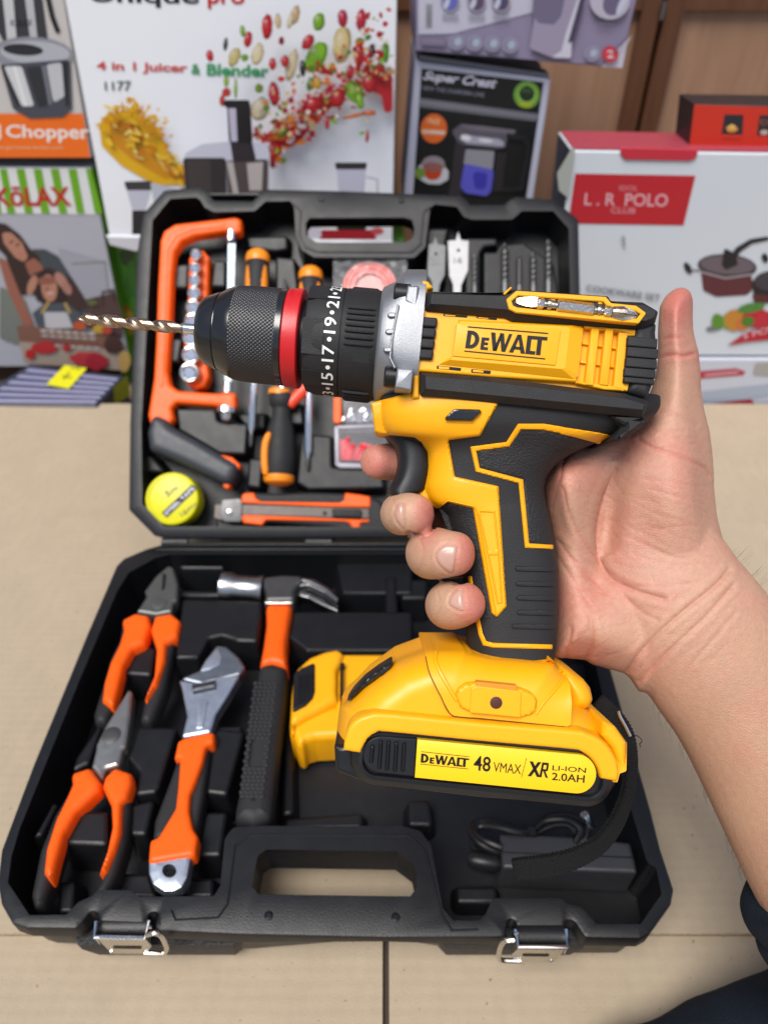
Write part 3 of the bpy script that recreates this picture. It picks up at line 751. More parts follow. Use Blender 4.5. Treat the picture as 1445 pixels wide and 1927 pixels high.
p.blob(*N2((1168, 306))[0], 15.5, 15.5, (204, 40, 56)); p.blob(*N2((1168, 306))[0], 12.5, 12.5, (216, 66, 80)); p.text('2', N2((1150, 285), (1188, 285), (1188, 328), (1150, 328)), (244, 226, 232), .02)
p.poly(N2((740, -40), (1000, -40), (900, 250), (920, 330), (850, 330), (710, 275), (735, 130)), (166, 158, 184), 4e-3); p.poly(N2((735, -60), (920, -60), (890, 90), (850, 140), (760, 130), (725, 80)), (120, 112, 140), 5e-3)
p.poly(N2((990, -30), (1010, -30), (950, 210), (945, 330), (830, 325), (890, 290), (915, 190)), (216, 216, 232), 2e-3); p.poly(N2((1000, -20), (1030, -20), (960, 230), (925, 250)), (74, 66, 96), 2e-3)
p.blob(*N2((1165, 0))[0], 38, 37, (196, 192, 212)); p.blob(*N2((1190, 10))[0], 20, 27, (112, 104, 136), 25); p.blob(*N2((1235, 20))[0], 6, 24, (206, 212, 236), 25); p.line(N2((1090, 130), (1185, 140)), 3, (124, 118, 144)); p.poly(N2((1290, 180), (1240, 250), (1150, 330), (1230, 240)), (120, 114, 144), 2e-3)
p.done(t)

# cookware box and its neighbours, right
YB = .745
t, p = carton('cookware_box', 'big white cookware box with red label, dark pots and a red top flap', 'box', YB, [(1076, 284), (1640, 292), (1640, 670), (1030, 668)], .072, mat('cookware_card', (.53, .57, .62, 1), .45, var=.03, vscale=8))
p.poly(T((178, 508), (828, 520), (764, 788), (140, 778)), (196, 28, 44))
p.text('L . R  POLO', T((232, 612), (682, 618), (676, 688), (226, 680)), (232, 176, 186), .015); p.text('IDOL', T((418, 572), (518, 574), (516, 602), (416, 600)), (226, 140, 152), .01); p.text('CLUB', T((372, 690), (506, 694), (502, 726), (368, 722)), (228, 150, 160), .015)
p.poly(T((855, 1010), (1130, 1050), (1140, 1130), (1110, 1165), (940, 1175), (870, 1140)), (98, 44, 52), 5e-3); p.blob(*T((1000, 1010))[0], 56, 23, (74, 62, 70), 4); p.blob(*T((1000, 1003))[0], 51, 17, (112, 100, 108), 4); p.line(T((855, 1040), (990, 1075), (1130, 1055)), 3, (176, 166, 172))
p.line(T((1015, 985), (1060, 920), (1130, 875), (1225, 858)), [14, 11, 9, 7], (40, 36, 38)); p.poly(T((985, 910), (1040, 940), (1060, 1000), (990, 1030), (970, 1000)), (30, 28, 32), 2e-3); p.blob(*T((788, 1020))[0], 6, 12, (34, 34, 40), -30); p.line(T((800, 1030), (850, 1035)), 3, (120, 120, 126)); p.blob(*T((1205, 965))[0], 6, 9, (34, 34, 40), -20)
p.poly(T((1130, 1080), (1300, 1050), (1300, 1210), (1150, 1200)), (36, 28, 38), 5e-3); p.poly(T((1130, 1160), (1300, 1170), (1300, 1215), (1150, 1205)), (92, 40, 44), 3e-3); p.blob(*T((1260, 1090))[0], 40, 20, (66, 60, 68))
for cx, cy, rx, ry, c in ((930, 1345, 16, 5, (120, 124, 130)), (950, 1310, 12, 15, (96, 150, 50)), (1000, 1310, 9, 14, (140, 160, 60)), (1040, 1300, 20, 20, (206, 140, 50)), (1080, 1325, 13, 12, (214, 120, 60)), (1150, 1290, 26, 18, (196, 36, 50)), (1110, 1310, 12, 10, (80, 130, 40)), (1130, 1235, 26, 9, (84, 140, 60)), (1200, 1300, 20, 16, (200, 40, 60))):
    p.blob(*T((cx, cy))[0], rx, ry, c, -10, .08)
p.poly(T((1000, 1440), (1100, 1370), (1300, 1310), (1300, 1400), (1100, 1420)), (190, 30, 48)); p.text('5 PCS', T((1085, 1375), (1235, 1335), (1238, 1365), (1088, 1405)), (236, 200, 206), .01)
p.text('COOKWARE SET', T((240, 1110), (640, 1165), (636, 1200), (236, 1145)), (120, 126, 134), .015)
p.poly(T((430, 845), (448, 850), (450, 905), (436, 900)), (160, 168, 178)); p.poly(T((80, 505), (160, 370), (178, 372), (140, 640), (90, 600)), (176, 182, 174))
p.done(t)
bm = bmesh.new(); pl = Pl((0, YB, 0), (0, -1, 0)); q = [pl.p(1076, 284), pl.p(1600, 292)]
boxm(bm, q[0] + V((.002, .004, .0004)), ((q[1].x - q[0].x) * .985, 0, (q[1].z - q[0].z) * .985), (0, .066, 0), (0, 0, .0012)); fin('red_top', bm, ink(176, 70, 84), t)
bm = bmesh.new(); prism(bm, pl, T((420, 366), (845, 378), (835, 424), (800, 440), (450, 434), (425, 410)), [(0, .0003), (0, .0012), (.0006, .0018)], .003); fin('red_flap', bm, ink(206, 44, 66), t)
bm = bmesh.new(); a, b = pl.p(1076, 286, -.002), pl.p(1030, 666, -.002)
bm.faces.new([bm.verts.new(v_) for v_ in (a - V((.0006, 0, 0)), b - V((.0006, 0, 0)), b + V((-.0006, .070, 0)), a + V((-.0006, .070, 0)))]); fin('dark_side', bm, ink(44, 46, 54), t)

t, p = carton('white_carton', 'low white carton with red arrow ribbons, under the big cookware box', 'box', YB - .004, [(1020, 676), (1640, 676), (1640, 900), (1010, 900)], .15, mat('carton_card', (.47, .49, .56, 1), .45, var=.03, vscale=8))
p.poly(T((700, 1590), (1050, 1562), (1100, 1580), (1085, 1600), (700, 1632)), (190, 60, 78)); p.poly(T((700, 1775), (1130, 1730), (1145, 1750), (1125, 1775), (700, 1835)), (186, 40, 56)); p.line(T((900, 1810), (1110, 1765)), 5, (226, 176, 180)); p.line(T((880, 1600), (1060, 1582)), 4, (220, 170, 176))
p.poly(T((1150, 1535), (1260, 1530), (1260, 1605), (1140, 1600)), (176, 172, 168), 3e-3); p.poly(T((850, 1690), (1300, 1640), (1300, 1700), (870, 1760)), (176, 186, 204))
p.done(t)

t, p = carton('red_black_box', 'small orange red box with black sides lying on the cookware box at the right edge', 'box', YB + .022, [(1306, 196), (1600, 200), (1600, 279), (1297, 275)], .047, ink(44, 36, 38))
p.poly(T((822, 135), (1400, 152), (1400, 368), (796, 356)), (218, 50, 28)); p.poly(T((985, 188), (1088, 190), (1082, 298), (968, 294)), (34, 38, 48)); p.blob(*T((1025, 265))[0], 11, 7, (226, 160, 60), 0, .1); p.blob(*T((1025, 255))[0], 6, 5, (240, 200, 110)); p.line(T((970, 318), (1075, 322)), 2.5, (190, 44, 30))
p.poly(T((1176, 192), (1300, 196), (1300, 306), (1160, 300)), (40, 40, 46)); p.text('CO', T((1180, 215), (1250, 215), (1250, 245), (1180, 245)), (190, 110, 90)); p.blob(*T((1200, 285))[0], 8, 5, (206, 180, 170))
p.done(t)
bm = bmesh.new(); pl = Pl((0, YB + .022, 0), (0, -1, 0)); a = pl.p(1302, 232, -.05); boxm(bm, a + V((-.0008, -.040, -.004)), (.0006, 0, 0), (0, .026, 0), (0, 0, .004)); fin('side_lettering', bm, ink(150, 146, 150), t)

# flat ribbed packet, left
zt = .008
t = thing('ribbed_packet', 'flat lilac grey striped packet with a yellow handwritten sticker, by the cardboard edge', 'packet', (ZP(zt).p(110, 725).x, .78, -.04))
pl = ZP(zt); bm = bmesh.new(); prism(bm, pl, [(55, 686), (235, 706), (182, 764), (-60, 758)], [(0, -.048), (0, -.002), (.002, 0)], .003); fin('packet_body', bm, ink(48, 50, 70), t)
bm = bmesh.new()
for k in range(6):
    a = k / 6 + .02; b = a + .085
    l = lambda s_: (58 - 100 * s_, 690 + 68 * s_); r_ = lambda s_: (226 - 48 * s_, 709 + 50 * s_)
    prism(bm, pl, [l(a), r_(a), r_(b), l(b)], [(0, -.002), (0, .0014), (.0015, .0026)])
fin('rib', bm, ink(128, 128, 164), t)
p = Print(ZP(zt + .003)); p.poly(Y2((620, 1455), (832, 1485), (660, 1680), (445, 1640)), (232, 228, 20)); p.line(Y2((600, 1560), (690, 1575)), 2.2, (60, 58, 20)); p.line(Y2((670, 1520), (610, 1590)), 2.2, (60, 58, 20)); p.line(Y2((680, 1480), (770, 1495), (740, 1470)), 2.2, (60, 58, 20)); p.done(t, 'sticker')
bm = bmesh.new(); pl2 = Pl(ZP(0).p(226, 740), (.75, -.66, 0)); flatpoly(bm, pl2, [(214, 728), (240, 706), (246, 742), (216, 764)], .002); fin('side_label', bm, ink(150, 150, 30), t)

# ------------------------------------------------------------------ the case
ZR = .055
BP = ZP(ZR)                                  # rim of the base
hinge = BP.p(676, 1018)
LE = R(43.5)
LP = Pl(hinge, (0, -math.sin(LE), math.cos(LE)))   # rim of the open lid, leaning back on the boxes
case = thing('tool_case', 'open black plastic tool case with two steel latches, lid leaning back on the boxes', 'tool case', (hinge.x, .28, .004))
base_outer = PX((219, 1064), (233, 1050), (275, 1032), (307, 1023), (1066, 1023), (1098, 1040), (1112, 1068), (1149, 1257), (1225, 1524), (1243, 1596), (1268, 1672), (1263, 1700), (1222, 1757), (1205, 1766), (1101, 1764),
    (1080, 1732), (1066, 1730), (1062, 1742), (972, 1742), (968, 1730), (956, 1729), (952, 1751), (948, 1763), (720, 1764), (450, 1758), (300, 1751), (290, 1742), (299, 1716), (281, 1716), (272, 1740), (186, 1736), (184, 1717), (171, 1713), (156, 1733), (143, 1747), (50, 1746), (23, 1737), (2, 1700), (-5, 1660), (2, 1600), (62, 1440), (164, 1192))
base_in = PX((240, 1076), (292, 1048), (320, 1041), (1052, 1041), (1080, 1062), (1178, 1480), (1222, 1622), (1238, 1629), (1250, 1685), (1208, 1745), (1120, 1745), (1112, 1735), (1092, 1712), (1062, 1706), (1057, 1696), (930, 1696), (918, 1724), (905, 1738), (850, 1738), (828, 1712), (806, 1592), (788, 1568), (755, 1559), (482, 1559), (440, 1562), (428, 1580), (420, 1668), (405, 1692), (310, 1693), (259, 1693), (243, 1681), (187, 1680), (173, 1692), (150, 1702), (127, 1727), (52, 1728), (10, 1664), (17, 1612), (33, 1559), (146, 1280), (217, 1113))
base_hole = PX((465, 1672), (470, 1645), (478, 1606), (500, 1590), (748, 1594), (786, 1622), (797, 1668), (776, 1696), (482, 1692))
bm = bmesh.new()
holed(bm, BP, base_outer, [base_in, base_hole],
      [(.0018, 0), (.0005, -.0007), (0, -.002), (0, -.012), (.004, -.014), (.007, -.044), (.010, -.049)],
      [[(-.0015, 0), (-.0004, -.0006), (0, -.0018), (-.0035, -.041)], [(-.0025, 0), (-.0007, -.0008), (0, -.003), (-.001, -.020), (-.003, -.024)]], 0, scale=lambda q: .5 if q.y < .20 and BP.p(450, 1760).x < q.x < BP.p(818, 1760).x else 1)
prism(bm, BP, base_in, [(.003, -.0415), (.0032, -.040)], .003, href=0)      # floor
def blk(pl, pts, top, bot=-.0405, r=.0025, rnd=.003, draft=.003): prism(bm, pl, pts, rprof(bot, top, r, 3, draft), rnd)
# raised blocks between the tools
for pts, top in ((I((345, 930), (430, 738), (612, 740), (612, 938)), -.010), (I((762, 655), (790, 520), (720, 440), (780, 262), (1005, 265), (905, 600), (880, 640)), -.010), (I((735, 705), (880, 672), (830, 880), (738, 880)), -.012),
        (I((1212, 272), (1390, 285), (1288, 655), (1165, 640)), -.010), (I((1158, 742), (1290, 742), (1255, 1000), (1108, 1000)), -.016), (I((430, 440), (560, 250), (590, 240), (505, 470), (405, 520)), -.014), (I((180, 900), (300, 690), (330, 700), (240, 880)), -.014),
        (I((320, 1140), (430, 1130), (420, 1320), (330, 1320)), -.022), (I((680, 1090), (850, 1090), (900, 1240), (590, 1230)), -.022), (I((930, 1120), (1215, 1115), (1215, 1235), (930, 1235)), -.024), (I((965, 1300), (1240, 1250), (1270, 1200), (1300, 1230), (1250, 1345), (980, 1355)), -.004),
        (HH((525, 275), (915, 285), (890, 485), (790, 480), (715, 455), (650, 470), (600, 565), (490, 565)), -.008), (HH((1065, 335), (1640, 335), (1640, 530), (1130, 530), (1035, 460)), -.008), (HH((228, 640), (290, 505), (395, 512), (375, 650)), -.012),
        (HH((500, 110), (725, 110), (725, 128), (520, 128)), -.006), (HH((240, 150), (380, 75), (390, 90), (250, 170)), -.006), (HH((1270, 100), (1640, 90), (1640, 250), (1300, 250)), -.012), (HH((690, 890), (820, 890), (760, 1200), (660, 1200)), -.012), (HH((500, 230), (720, 235), (720, 262), (505, 262)), -.014),
        (J((215, 95), (455, 78), (455, 128), (215, 132)), -.028), (J((590, 40), (655, 40), (665, 120), (590, 120)), -.026), (J((735, 300), (860, 298), (860, 355), (735, 355)), -.030), (H2((480, 560), (505, 560), (520, 1420), (450, 1430)), -.026), (H2((1040, 70), (1100, 70), (1110, 330), (1040, 320)), -.010), (H2((1120, 90), (1280, 90), (1270, 200), (1130, 200)), -.014),
        (P((300, 760), (345, 760), (480, 1130), (430, 1150)), -.026), (P((0, 120), (170, 120), (200, 330), (0, 330)), -.022)):
    blk(BP, pts, top)
# moulded bosses and ridges on the rim
for x, y in ((506, 1725), (744, 1728)): lathe(bm, BP.p(x, y, -.001), V((0, 0, 1)), [(0, .0024), (.0016, .0024), (.0022, .0015), (.0016, .0012)], 14)
prism(bm, BP, stroke(PX((322, 1712), (330, 1730), (410, 1726), (428, 1700), (442, 1590), (470, 1570), (770, 1572), (800, 1600), (832, 1722), (850, 1750), (900, 1748)), 3.5), [(0, -.001), (0, .0006), (.0004, .001)])
prism(bm, BP, PX((300, 1027), (1070, 1027), (1074, 1034), (292, 1034)), rprof(-.004, .003, .0015))
prism(bm, BP, PX((310, 1019), (1060, 1019), (1064, 1024), (304, 1024)), rprof(-.006, .0035, .0015))
base = fin('base', bm, m_case, case, 30)
YF = BP.p(450, 1760).y
for xa, xb in ((105, 450), (818, 1136)):
    x0, x1 = BP.p(xa, 1763).x, BP.p(xb, 1763).x
    def floop(z, dy, dx): return [V((x0 + dx + .006, YF + dy, z)), V((x1 - dx - .006, YF + dy, z)), V((x1 - dx, YF + dy + .006, z)), V((x1 - dx, YF + .013, z)), V((x0 + dx, YF + .013, z)), V((x0 + dx, YF + dy + .006, z))]
    bm = bmesh.new(); rings(bm, [floop(.0042, .0070, .005), floop(.008, .0052, .003), floop(.030, .0012, .0005), floop(.037, .0012, 0)]); fin('textured_foot', bm, m_caser, base)

lid_outer = PX((309, 357), (375, 350), (391, 358), (402, 376), (476, 377), (488, 362), (502, 355), (640, 358), (866, 367), (877, 374), (885, 384), (949, 384), (961, 373), (972, 369), (1042, 375), (1089, 412), (1092, 560), (1100, 800), (1110, 959), (1062, 1012), (309, 1013), (290, 1008), (242, 959), (244, 797), (257, 479), (268, 402))
lid_in = PX((284, 414), (319, 371), (370, 368), (380, 374), (388, 388), (404, 396), (478, 394), (498, 376), (549, 375), (557, 390), (560, 440), (570, 468), (592, 481), (778, 482), (797, 464), (806, 392), (816, 381), (862, 386), (874, 405), (888, 410), (962, 410), (980, 394), (1042, 394), (1073, 429), (1076, 560), (1084, 800), (1090, 950), (1050, 996), (308, 994), (265, 950), (263, 800))
lid_hole = PX((571, 446), (570, 418), (580, 405), (760, 404), (780, 410), (785, 430), (782, 452), (764, 461), (594, 461))
bm = bmesh.new()
holed(bm, LP, lid_outer, [lid_in, lid_hole],
      [(.0018, 0), (.0005, -.0007), (0, -.002), (0, -.012), (.004, -.014), (.007, -.040), (.010, -.045)],
      [[(-.0015, 0), (-.0004, -.0006), (0, -.0018), (-.0035, -.036)], [(-.0025, 0), (-.0007, -.0008), (0, -.003), (-.001, -.020), (-.003, -.014)]], 0, scale=lambda q: .28 if LP.p(500, 365).x < q.x < LP.p(862, 370).x and q.z > hinge.z + .15 else 1)
prism(bm, LP, lid_in, [(.003, -.0375), (.0032, -.035)], .003, href=0)
lb = lambda pts, top: prism(bm, LP, pts, rprof(-.0355, top, .0025, 3, .003), .003)
for pts, top in ((FF((280, 405), (352, 400), (345, 525), (268, 525)), -.016), (FF((470, 385), (532, 385), (530, 520), (455, 515)), -.016), (FF((252, 760), (322, 765), (300, 885), (246, 880)), -.016), (G((285, 225), (480, 232), (492, 290), (640, 302), (628, 455), (500, 450), (300, 335)), -.012),
        (FF((625, 270), (830, 265), (830, 335), (770, 345), (640, 330)), -.022), (FF((770, 365), (865, 375), (885, 540), (770, 540)), -.014), (G((640, 470), (715, 470), (700, 620), (630, 610)), -.016), (G((895, 350), (1045, 360), (1045, 515), (1290, 525), (1300, 620), (930, 625), (870, 590)), -.012),
        (FF((130, 540), (170, 540), (165, 600), (130, 600)), -.020), (FF((118, 700), (160, 700), (152, 800), (112, 800)), -.020), (G((105, 450), (170, 460), (240, 540), (110, 540)), -.016), (G((480, 760), (880, 820), (1050, 800), (1060, 850), (480, 850)), -.020), (G((870, 800), (1045, 810), (1050, 845), (860, 845)), -.006), (FF((880, 560), (1040, 560), (1050, 700), (890, 700)), -.018),
        (K((490, 385), (708, 385), (708, 440), (620, 450), (592, 490), (590, 800), (490, 800)), -.012), (K((730, 430), (880, 415), (1090, 560), (1130, 800), (612, 800), (612, 480), (700, 480)), -.013), (K((225, 320), (380, 320), (350, 460), (350, 640), (300, 760), (215, 760)), -.014), (G((560, 250), (720, 250), (720, 330), (640, 330)), -.020), (FF((820, 1080), (900, 1080), (910, 1187), (830, 1187)), -.016), (FF((430, 60), (700, 60), (700, 70), (440, 75)), -.002)):
    lb(pts, top)
for x, y in ((605, 376), (755, 379)): lathe(bm, LP.p(x, y, -.001), LP.n, [(0, .0024), (.0016, .0024), (.0022, .0015), (.0016, .0012)], 14)
prism(bm, LP, stroke(PX((552, 383), (566, 396), (563, 440), (574, 464), (596, 473), (774, 474), (792, 458), (797, 398), (812, 388)), 3), [(0, -.001), (0, .0006), (.0004, .001)])
lid = fin('lid', bm, m_case, case, 30)
for x in (330, 600, 860, 1030):
    bm = bmesh.new(); tube(bm, [BP.p(x - 24, 1020, .001), BP.p(x + 24, 1020, .001)], .0034, 10); fin('hinge', bm, m_case, case)

def latch(fr, arms, plate, slot, wire, dots):
    yv = BP.p(*fr(arms[1])[0]).y
    VP = Pl((0, yv - .001, 0), (0, -1, 0))
    lt_bm = bmesh.new(); prism(lt_bm, VP, fr(*plate), [(0, -.0006), (0, .0004), (.0004, .0008)], .002)
    lt = fin('latch', lt_bm, m_zin, case)
    bm = bmesh.new()
    a = [fr(q)[0] for q in arms]
    z0 = VP.p(*a[1]).z
    HP = ZP(z0)
    tube(bm, [HP.p(*a[0]), VP.p(*a[1]), VP.p(*a[2]), HP.p(*a[3])], .0011, 8)
    for q, o in ((a[0], a[1]), (a[3], a[2])):
        s0, s1 = HP.p(*q), VP.p(*o); boxm(bm, s0 + V((-.0004, 0, -.010)), (.0008, 0, 0), s1 - s0, (0, 0, .0095))
    fin('edge_flange', bm, m_chr, lt)
    bm = bmesh.new(); flatpoly(bm, VP, fr(*slot), .0010, 0, .001); fin('slot', bm, m_ink, lt)
    bm = bmesh.new(); tube(bm, [VP.p(x, y, .0014) for x, y in smooth(fr(*wire), 5)], .0013, 8); fin('wire_bail', bm, m_zin, lt)
    for d in dots:
        bm = bmesh.new(); lathe(bm, VP.p(*fr(d)[0], .0006), V((0, -1, 0)), [(0, .0012), (.0007, .0012), (.001, .0006)], 10); fin('rivet', bm, m_chr, lt)
    a0, a1 = BP.p(*fr(arms[0])[0]), BP.p(*fr(arms[3])[0])
    bm = bmesh.new(); tube(bm, [V((a0.x + .0012, yv + .0075, ZR - .0072)), V((a1.x - .0012, yv + .0075, ZR - .0072))], .0070, 20); fin('latch_seat', bm, m_case, lt)
latch(U, [(178, 515), (150, 750), (908, 768), (970, 500)], [(165, 765), (908, 780), (1010, 900), (940, 985), (870, 1010), (400, 1005), (310, 910)], [(420, 890), (870, 893), (850, 932), (440, 925)], [(940, 720), (1060, 690), (1160, 740), (1215, 850), (1235, 940), (1180, 1000), (1080, 995), (900, 985)], [(410, 962), (985, 590)])
latch(W, [(318, 525), (360, 735), (965, 738), (945, 520)], [(375, 750), (955, 752), (880, 850), (840, 915), (700, 935), (400, 925), (310, 890), (270, 850)], [(410, 825), (745, 828), (735, 856), (415, 852)], [(310, 650), (190, 665), (140, 740), (120, 850), (150, 895), (280, 905), (390, 905)], [(760, 900), (335, 560)])

# ------------------------------------------------------------------ tools in the lid
def solid(name, pl, pts, top, th, m, parent, r=.003, rnd=.002, hole=None, label=None, ang=40):
    bm = bmesh.new()
    if hole: holed(bm, pl_at(pl, top), pts, [hole], [(r, 0), (r * .3, -r * .3), (0, -r), (0, -th)], [[(-.0006, 0), (0, -.0006), (0, -th)]], 0, rnd)
    elif r >= .003: puff(bm, pl, pts, top, th, r, rnd)
    else: prism(bm, pl, pts, [(r * .5, top - th)] + rprof(top - th + r * .4, top, r, 4), rnd)
    return fin(name, bm, m, parent, ang, label)
def pl_at(pl, h): return Pl(pl.o + pl.n * h, pl.n)
def at(name, label, cat, pl, px, off, group=None): return thing(name, label, cat, pl.p(px[0], px[1], off), None, group)

LG = 'hand tools packed in the lid'
t = at('hacksaw', 'orange framed hacksaw with a dark grey handle, along the left of the open lid', 'hacksaw', LP, (340, 620), -.034, LG)
solid('frame', LP, O((1283, 388), (1330, 380), (1368, 395), (1368, 470), (1325, 480), (1283, 464), (1100, 492), (1030, 522), (990, 585), (978, 700), (968, 900), (965, 1000), (955, 1150), (948, 1260), (965, 1335), (1010, 1368), (1250, 1384), (1255, 1378), (1335, 1380), (1337, 1470), (1255, 1475), (1252, 1458), (1000, 1440), (972, 1470), (985, 1530), (950, 1580), (925, 1600), (850, 1560), (835, 1510), (868, 1300), (880, 1100), (890, 800), (905, 520), (925, 462), (990, 422), (1100, 410)), -.006, .011, m_ora, t, .0035, .003)
solid('frame_rib', LP, O((1270, 410), (1275, 440), (1090, 462), (1000, 500), (958, 570), (948, 700), (930, 1200), (925, 1350), (900, 1345), (912, 1000), (922, 700), (935, 540), (975, 470), (1090, 430)), -.0052, .004, m_ora, t, .0008)
solid('blade', LP, O((1292, 505), (1336, 505), (1328, 800), (1312, 1335), (1272, 1335), (1288, 800)), -.009, .0012, mat('blade_steel', (.16, .20, .24, 1), .35, metal=.7, var=.2), t, .0003, 0)
bm = bmesh.new()
for x, y, r_ in ((1312, 490, .0046), (1292, 1345, .0040)):
    lathe(bm, LP.p(*O((x, y - 26))[0], -.009), (LP.p(*O((x - 3, y + 30))[0], -.009) - LP.p(*O((x, y - 26))[0], -.009)), [(0, r_ * .8), (.001, r_), (.010, r_), (.011, r_ * .7)], 14)
fin('blade_pin', bm, m_chr, t)
bm = bmesh.new(); q0, q1 = LP.p(*O((1284, 1468))[0], -.009), LP.p(*O((1282, 1530))[0], -.009)
lathe(bm, q0, q1 - q0, [(0, .0088), (.005, .0092), (.0055, .006), (.011, .0045), (.013, .002)], 16); fin('wing_nut', bm, m_zin, t)
solid('handle', LP, G((160, 265), (185, 255), (232, 275), (262, 312), (400, 388), (590, 500), (575, 560), (548, 600), (505, 592), (300, 490), (150, 430), (138, 340)), .002, .024, mat('grey_grip', (.030, .034, .042, 1), .5, bump=.05), t, .008, .006)
solid('handle_core', LP, G((500, 450), (560, 465), (602, 505), (570, 560), (540, 625), (515, 610)), -.004, .012, m_ora, t, .002)

t0 = at('socket_rail', 'orange plastic rail with nine chrome sockets clipped on it, inside the hacksaw frame', 'socket rail', LP, (366, 600), -.034, LG)
solid('rail', LP, O((1068, 620), (1090, 575), (1150, 570), (1190, 618), (1184, 640), (1180, 800), (1175, 1000), (1168, 1150), (1185, 1290), (1160, 1345), (1110, 1362), (1060, 1335), (1050, 1250), (1040, 1100), (1060, 900)), -.014, .014, m_ora, t0, .003, .003)
m_sock = mat('socket_chrome', (.84, .84, .84, 1), .24, metal=1, var=.08, rvar=.05)
for i, (x, y, r_) in enumerate(((1110, 600, 31), (1104, 676, 33), (1102, 745, 34), (1100, 818, 37), (1095, 897, 42), (1090, 978, 45), (1083, 1072, 48), (1082, 1168, 51), (1074, 1268, 56))):
    a = LP.p(*O((x + 12, y))[0], -.014); rr = (LP.p(*O((x + r_, y))[0], -.004) - LP.p(*O((x, y))[0], -.004)).length
    t = thing('socket', ['smallest chrome socket, topmost on the orange rail', 'chrome socket second from the top of the orange rail', 'chrome socket third from the top of the orange rail', 'chrome socket fourth from the top of the orange rail', 'chrome socket in the middle of the orange rail, fifth from the top', 'chrome socket behind the drill bit, sixth from the top of the rail', 'chrome socket just under the drill bit, third from the bottom of the rail', 'large chrome socket second from the bottom of the orange rail', 'largest chrome socket, lowest on the orange rail'][i], 'socket', a, None, 'chrome sockets on the orange rail')
    ax = (LP.p(*O((x, y))[0], -.004) - a).normalized()
    bm = bmesh.new(); lathe(bm, a, ax, [(0, rr * .9), (.003, rr), (.010, rr), (.0115, rr * .93), (.012, rr * .8), (.0115, rr * .66), (.011, rr * .62)], 24, cap=False)
    lathe(bm, a + ax * .003, ax, [(.0001, rr * .6), (.002, rr * .62), (.0082, rr * .62)], 6, cap=True)
    lathe(bm, a + ax * .002, ax, [(0, rr * .5), (.003, rr * .45), (.0035, rr * .2)], 10)
    fin('socket_body', bm, m_sock, t)

def driver(label, top, end, tip, rmm, ck=1.0, ovals=True):
    """screwdriver: handle from top to end, shaft on to tip (pixels on the lid)"""
    o = -.008
    p0, p1, p2 = LP.p(*top, o), LP.p(*end, o), LP.p(*tip, o)
    t = thing('screwdriver', label, 'screwdriver', p0, None, 'screwdrivers in the lid')
    d = (p1 - p0); L = d.length; r = rmm
    bm = bmesh.new(); lathe(bm, p0, d, [(r * 1.2 * (1 - ck), r * .25), (r * (1.2 - 1.08 * ck), r * .6), (r * (1.2 - .8 * ck), r * .92), (r * (1.2 - .5 * ck), r), (r * 1.15, r), (r * 1.2, r * .9)], 28); fin('end_cap', bm, m_orb, t)
    bm = bmesh.new(); lathe(bm, p0, d, [(r * 1.15, r * .93), (r * 1.25, r * .97), (L * .35, r), (L * .62, r * .86), (L * .74, r * .62), (L * .82, r * .60), (L * .86, r * .8), (L * .93, r * .85), (L, r * .6)], 28); fin('grip', bm, m_rub, t)
    if ovals:
        for s_ in (-1, 1):
            bm = bmesh.new(); sd_ = d.normalized().cross(LP.n) * s_; pts = []
            for k in range(9):
                q = k / 8; wv = math.sin(math.pi * min(.97, q * .9 + .08)) ** .6
                pts.append(p0 + d.normalized() * (r * 1.3 + (L * .62 - r * 1.3) * q) + (sd_ * .72 + LP.n * .62) * r * (1.0 if q < .6 else 1.0 - .2 * (q - .6)) * .93)
            tube(bm, pts, [r * .34 * math.sin(math.pi * min(.97, q / 8 * .9 + .07)) ** .6 for q in range(9)], 10, asp=.45, up=(sd_ * .72 + LP.n * .62))
            fin('grip_insert', bm, m_orb, t)
    bm = bmesh.new(); lathe(bm, p1, p2 - p1, [(-.002, .0036), ((p2 - p1).length * .93, .0036), ((p2 - p1).length * .95, .0026)] + ([((p2 - p1).length, .0012)]), 14); fin('shaft', bm, m_chr, t)
    bm = bmesh.new(); lathe(bm, p2, p2 - p1, [(-.0005, .0022), (.006, .0018), (.010, .0007)], 8); fin('tip', bm, m_dst, t)
    return t
driver('screwdriver with amber cap and chrome shaft, handle up, next to the saw blade', (486, 470), (482, 640), (473, 820), .0108)
driver('smaller screwdriver with amber cap, handle up, behind the drill collar', (585, 502), (583, 650), (579, 865), .0108)
t = driver('screwdriver with a fat black handle pointing down, amber strip on its left', (524, 928), (531, 735), (536, 545), .0132, .62, False)
bm = bmesh.new(); tube(bm, [LP.p(*q, .002) for q in smooth(G((742, 345), (722, 400), (717, 470), (722, 550)), 4)], [.0012, .0024, .0028, .003, .003, .003, .003, .003, .003, .003, .003, .0028, .0018], 10); fin('grip_insert', bm, m_orb, t)
bm = bmesh.new(); q0, q1 = LP.p(*G((792, 168))[0], -.008), LP.p(*G((796, 140))[0], -.008); lathe(bm, q0, q1 - q0, [(0, .0105), (.004, .0105), (.006, .008), (.007, .004)], 20); fin('ferrule', bm, m_orb, t)

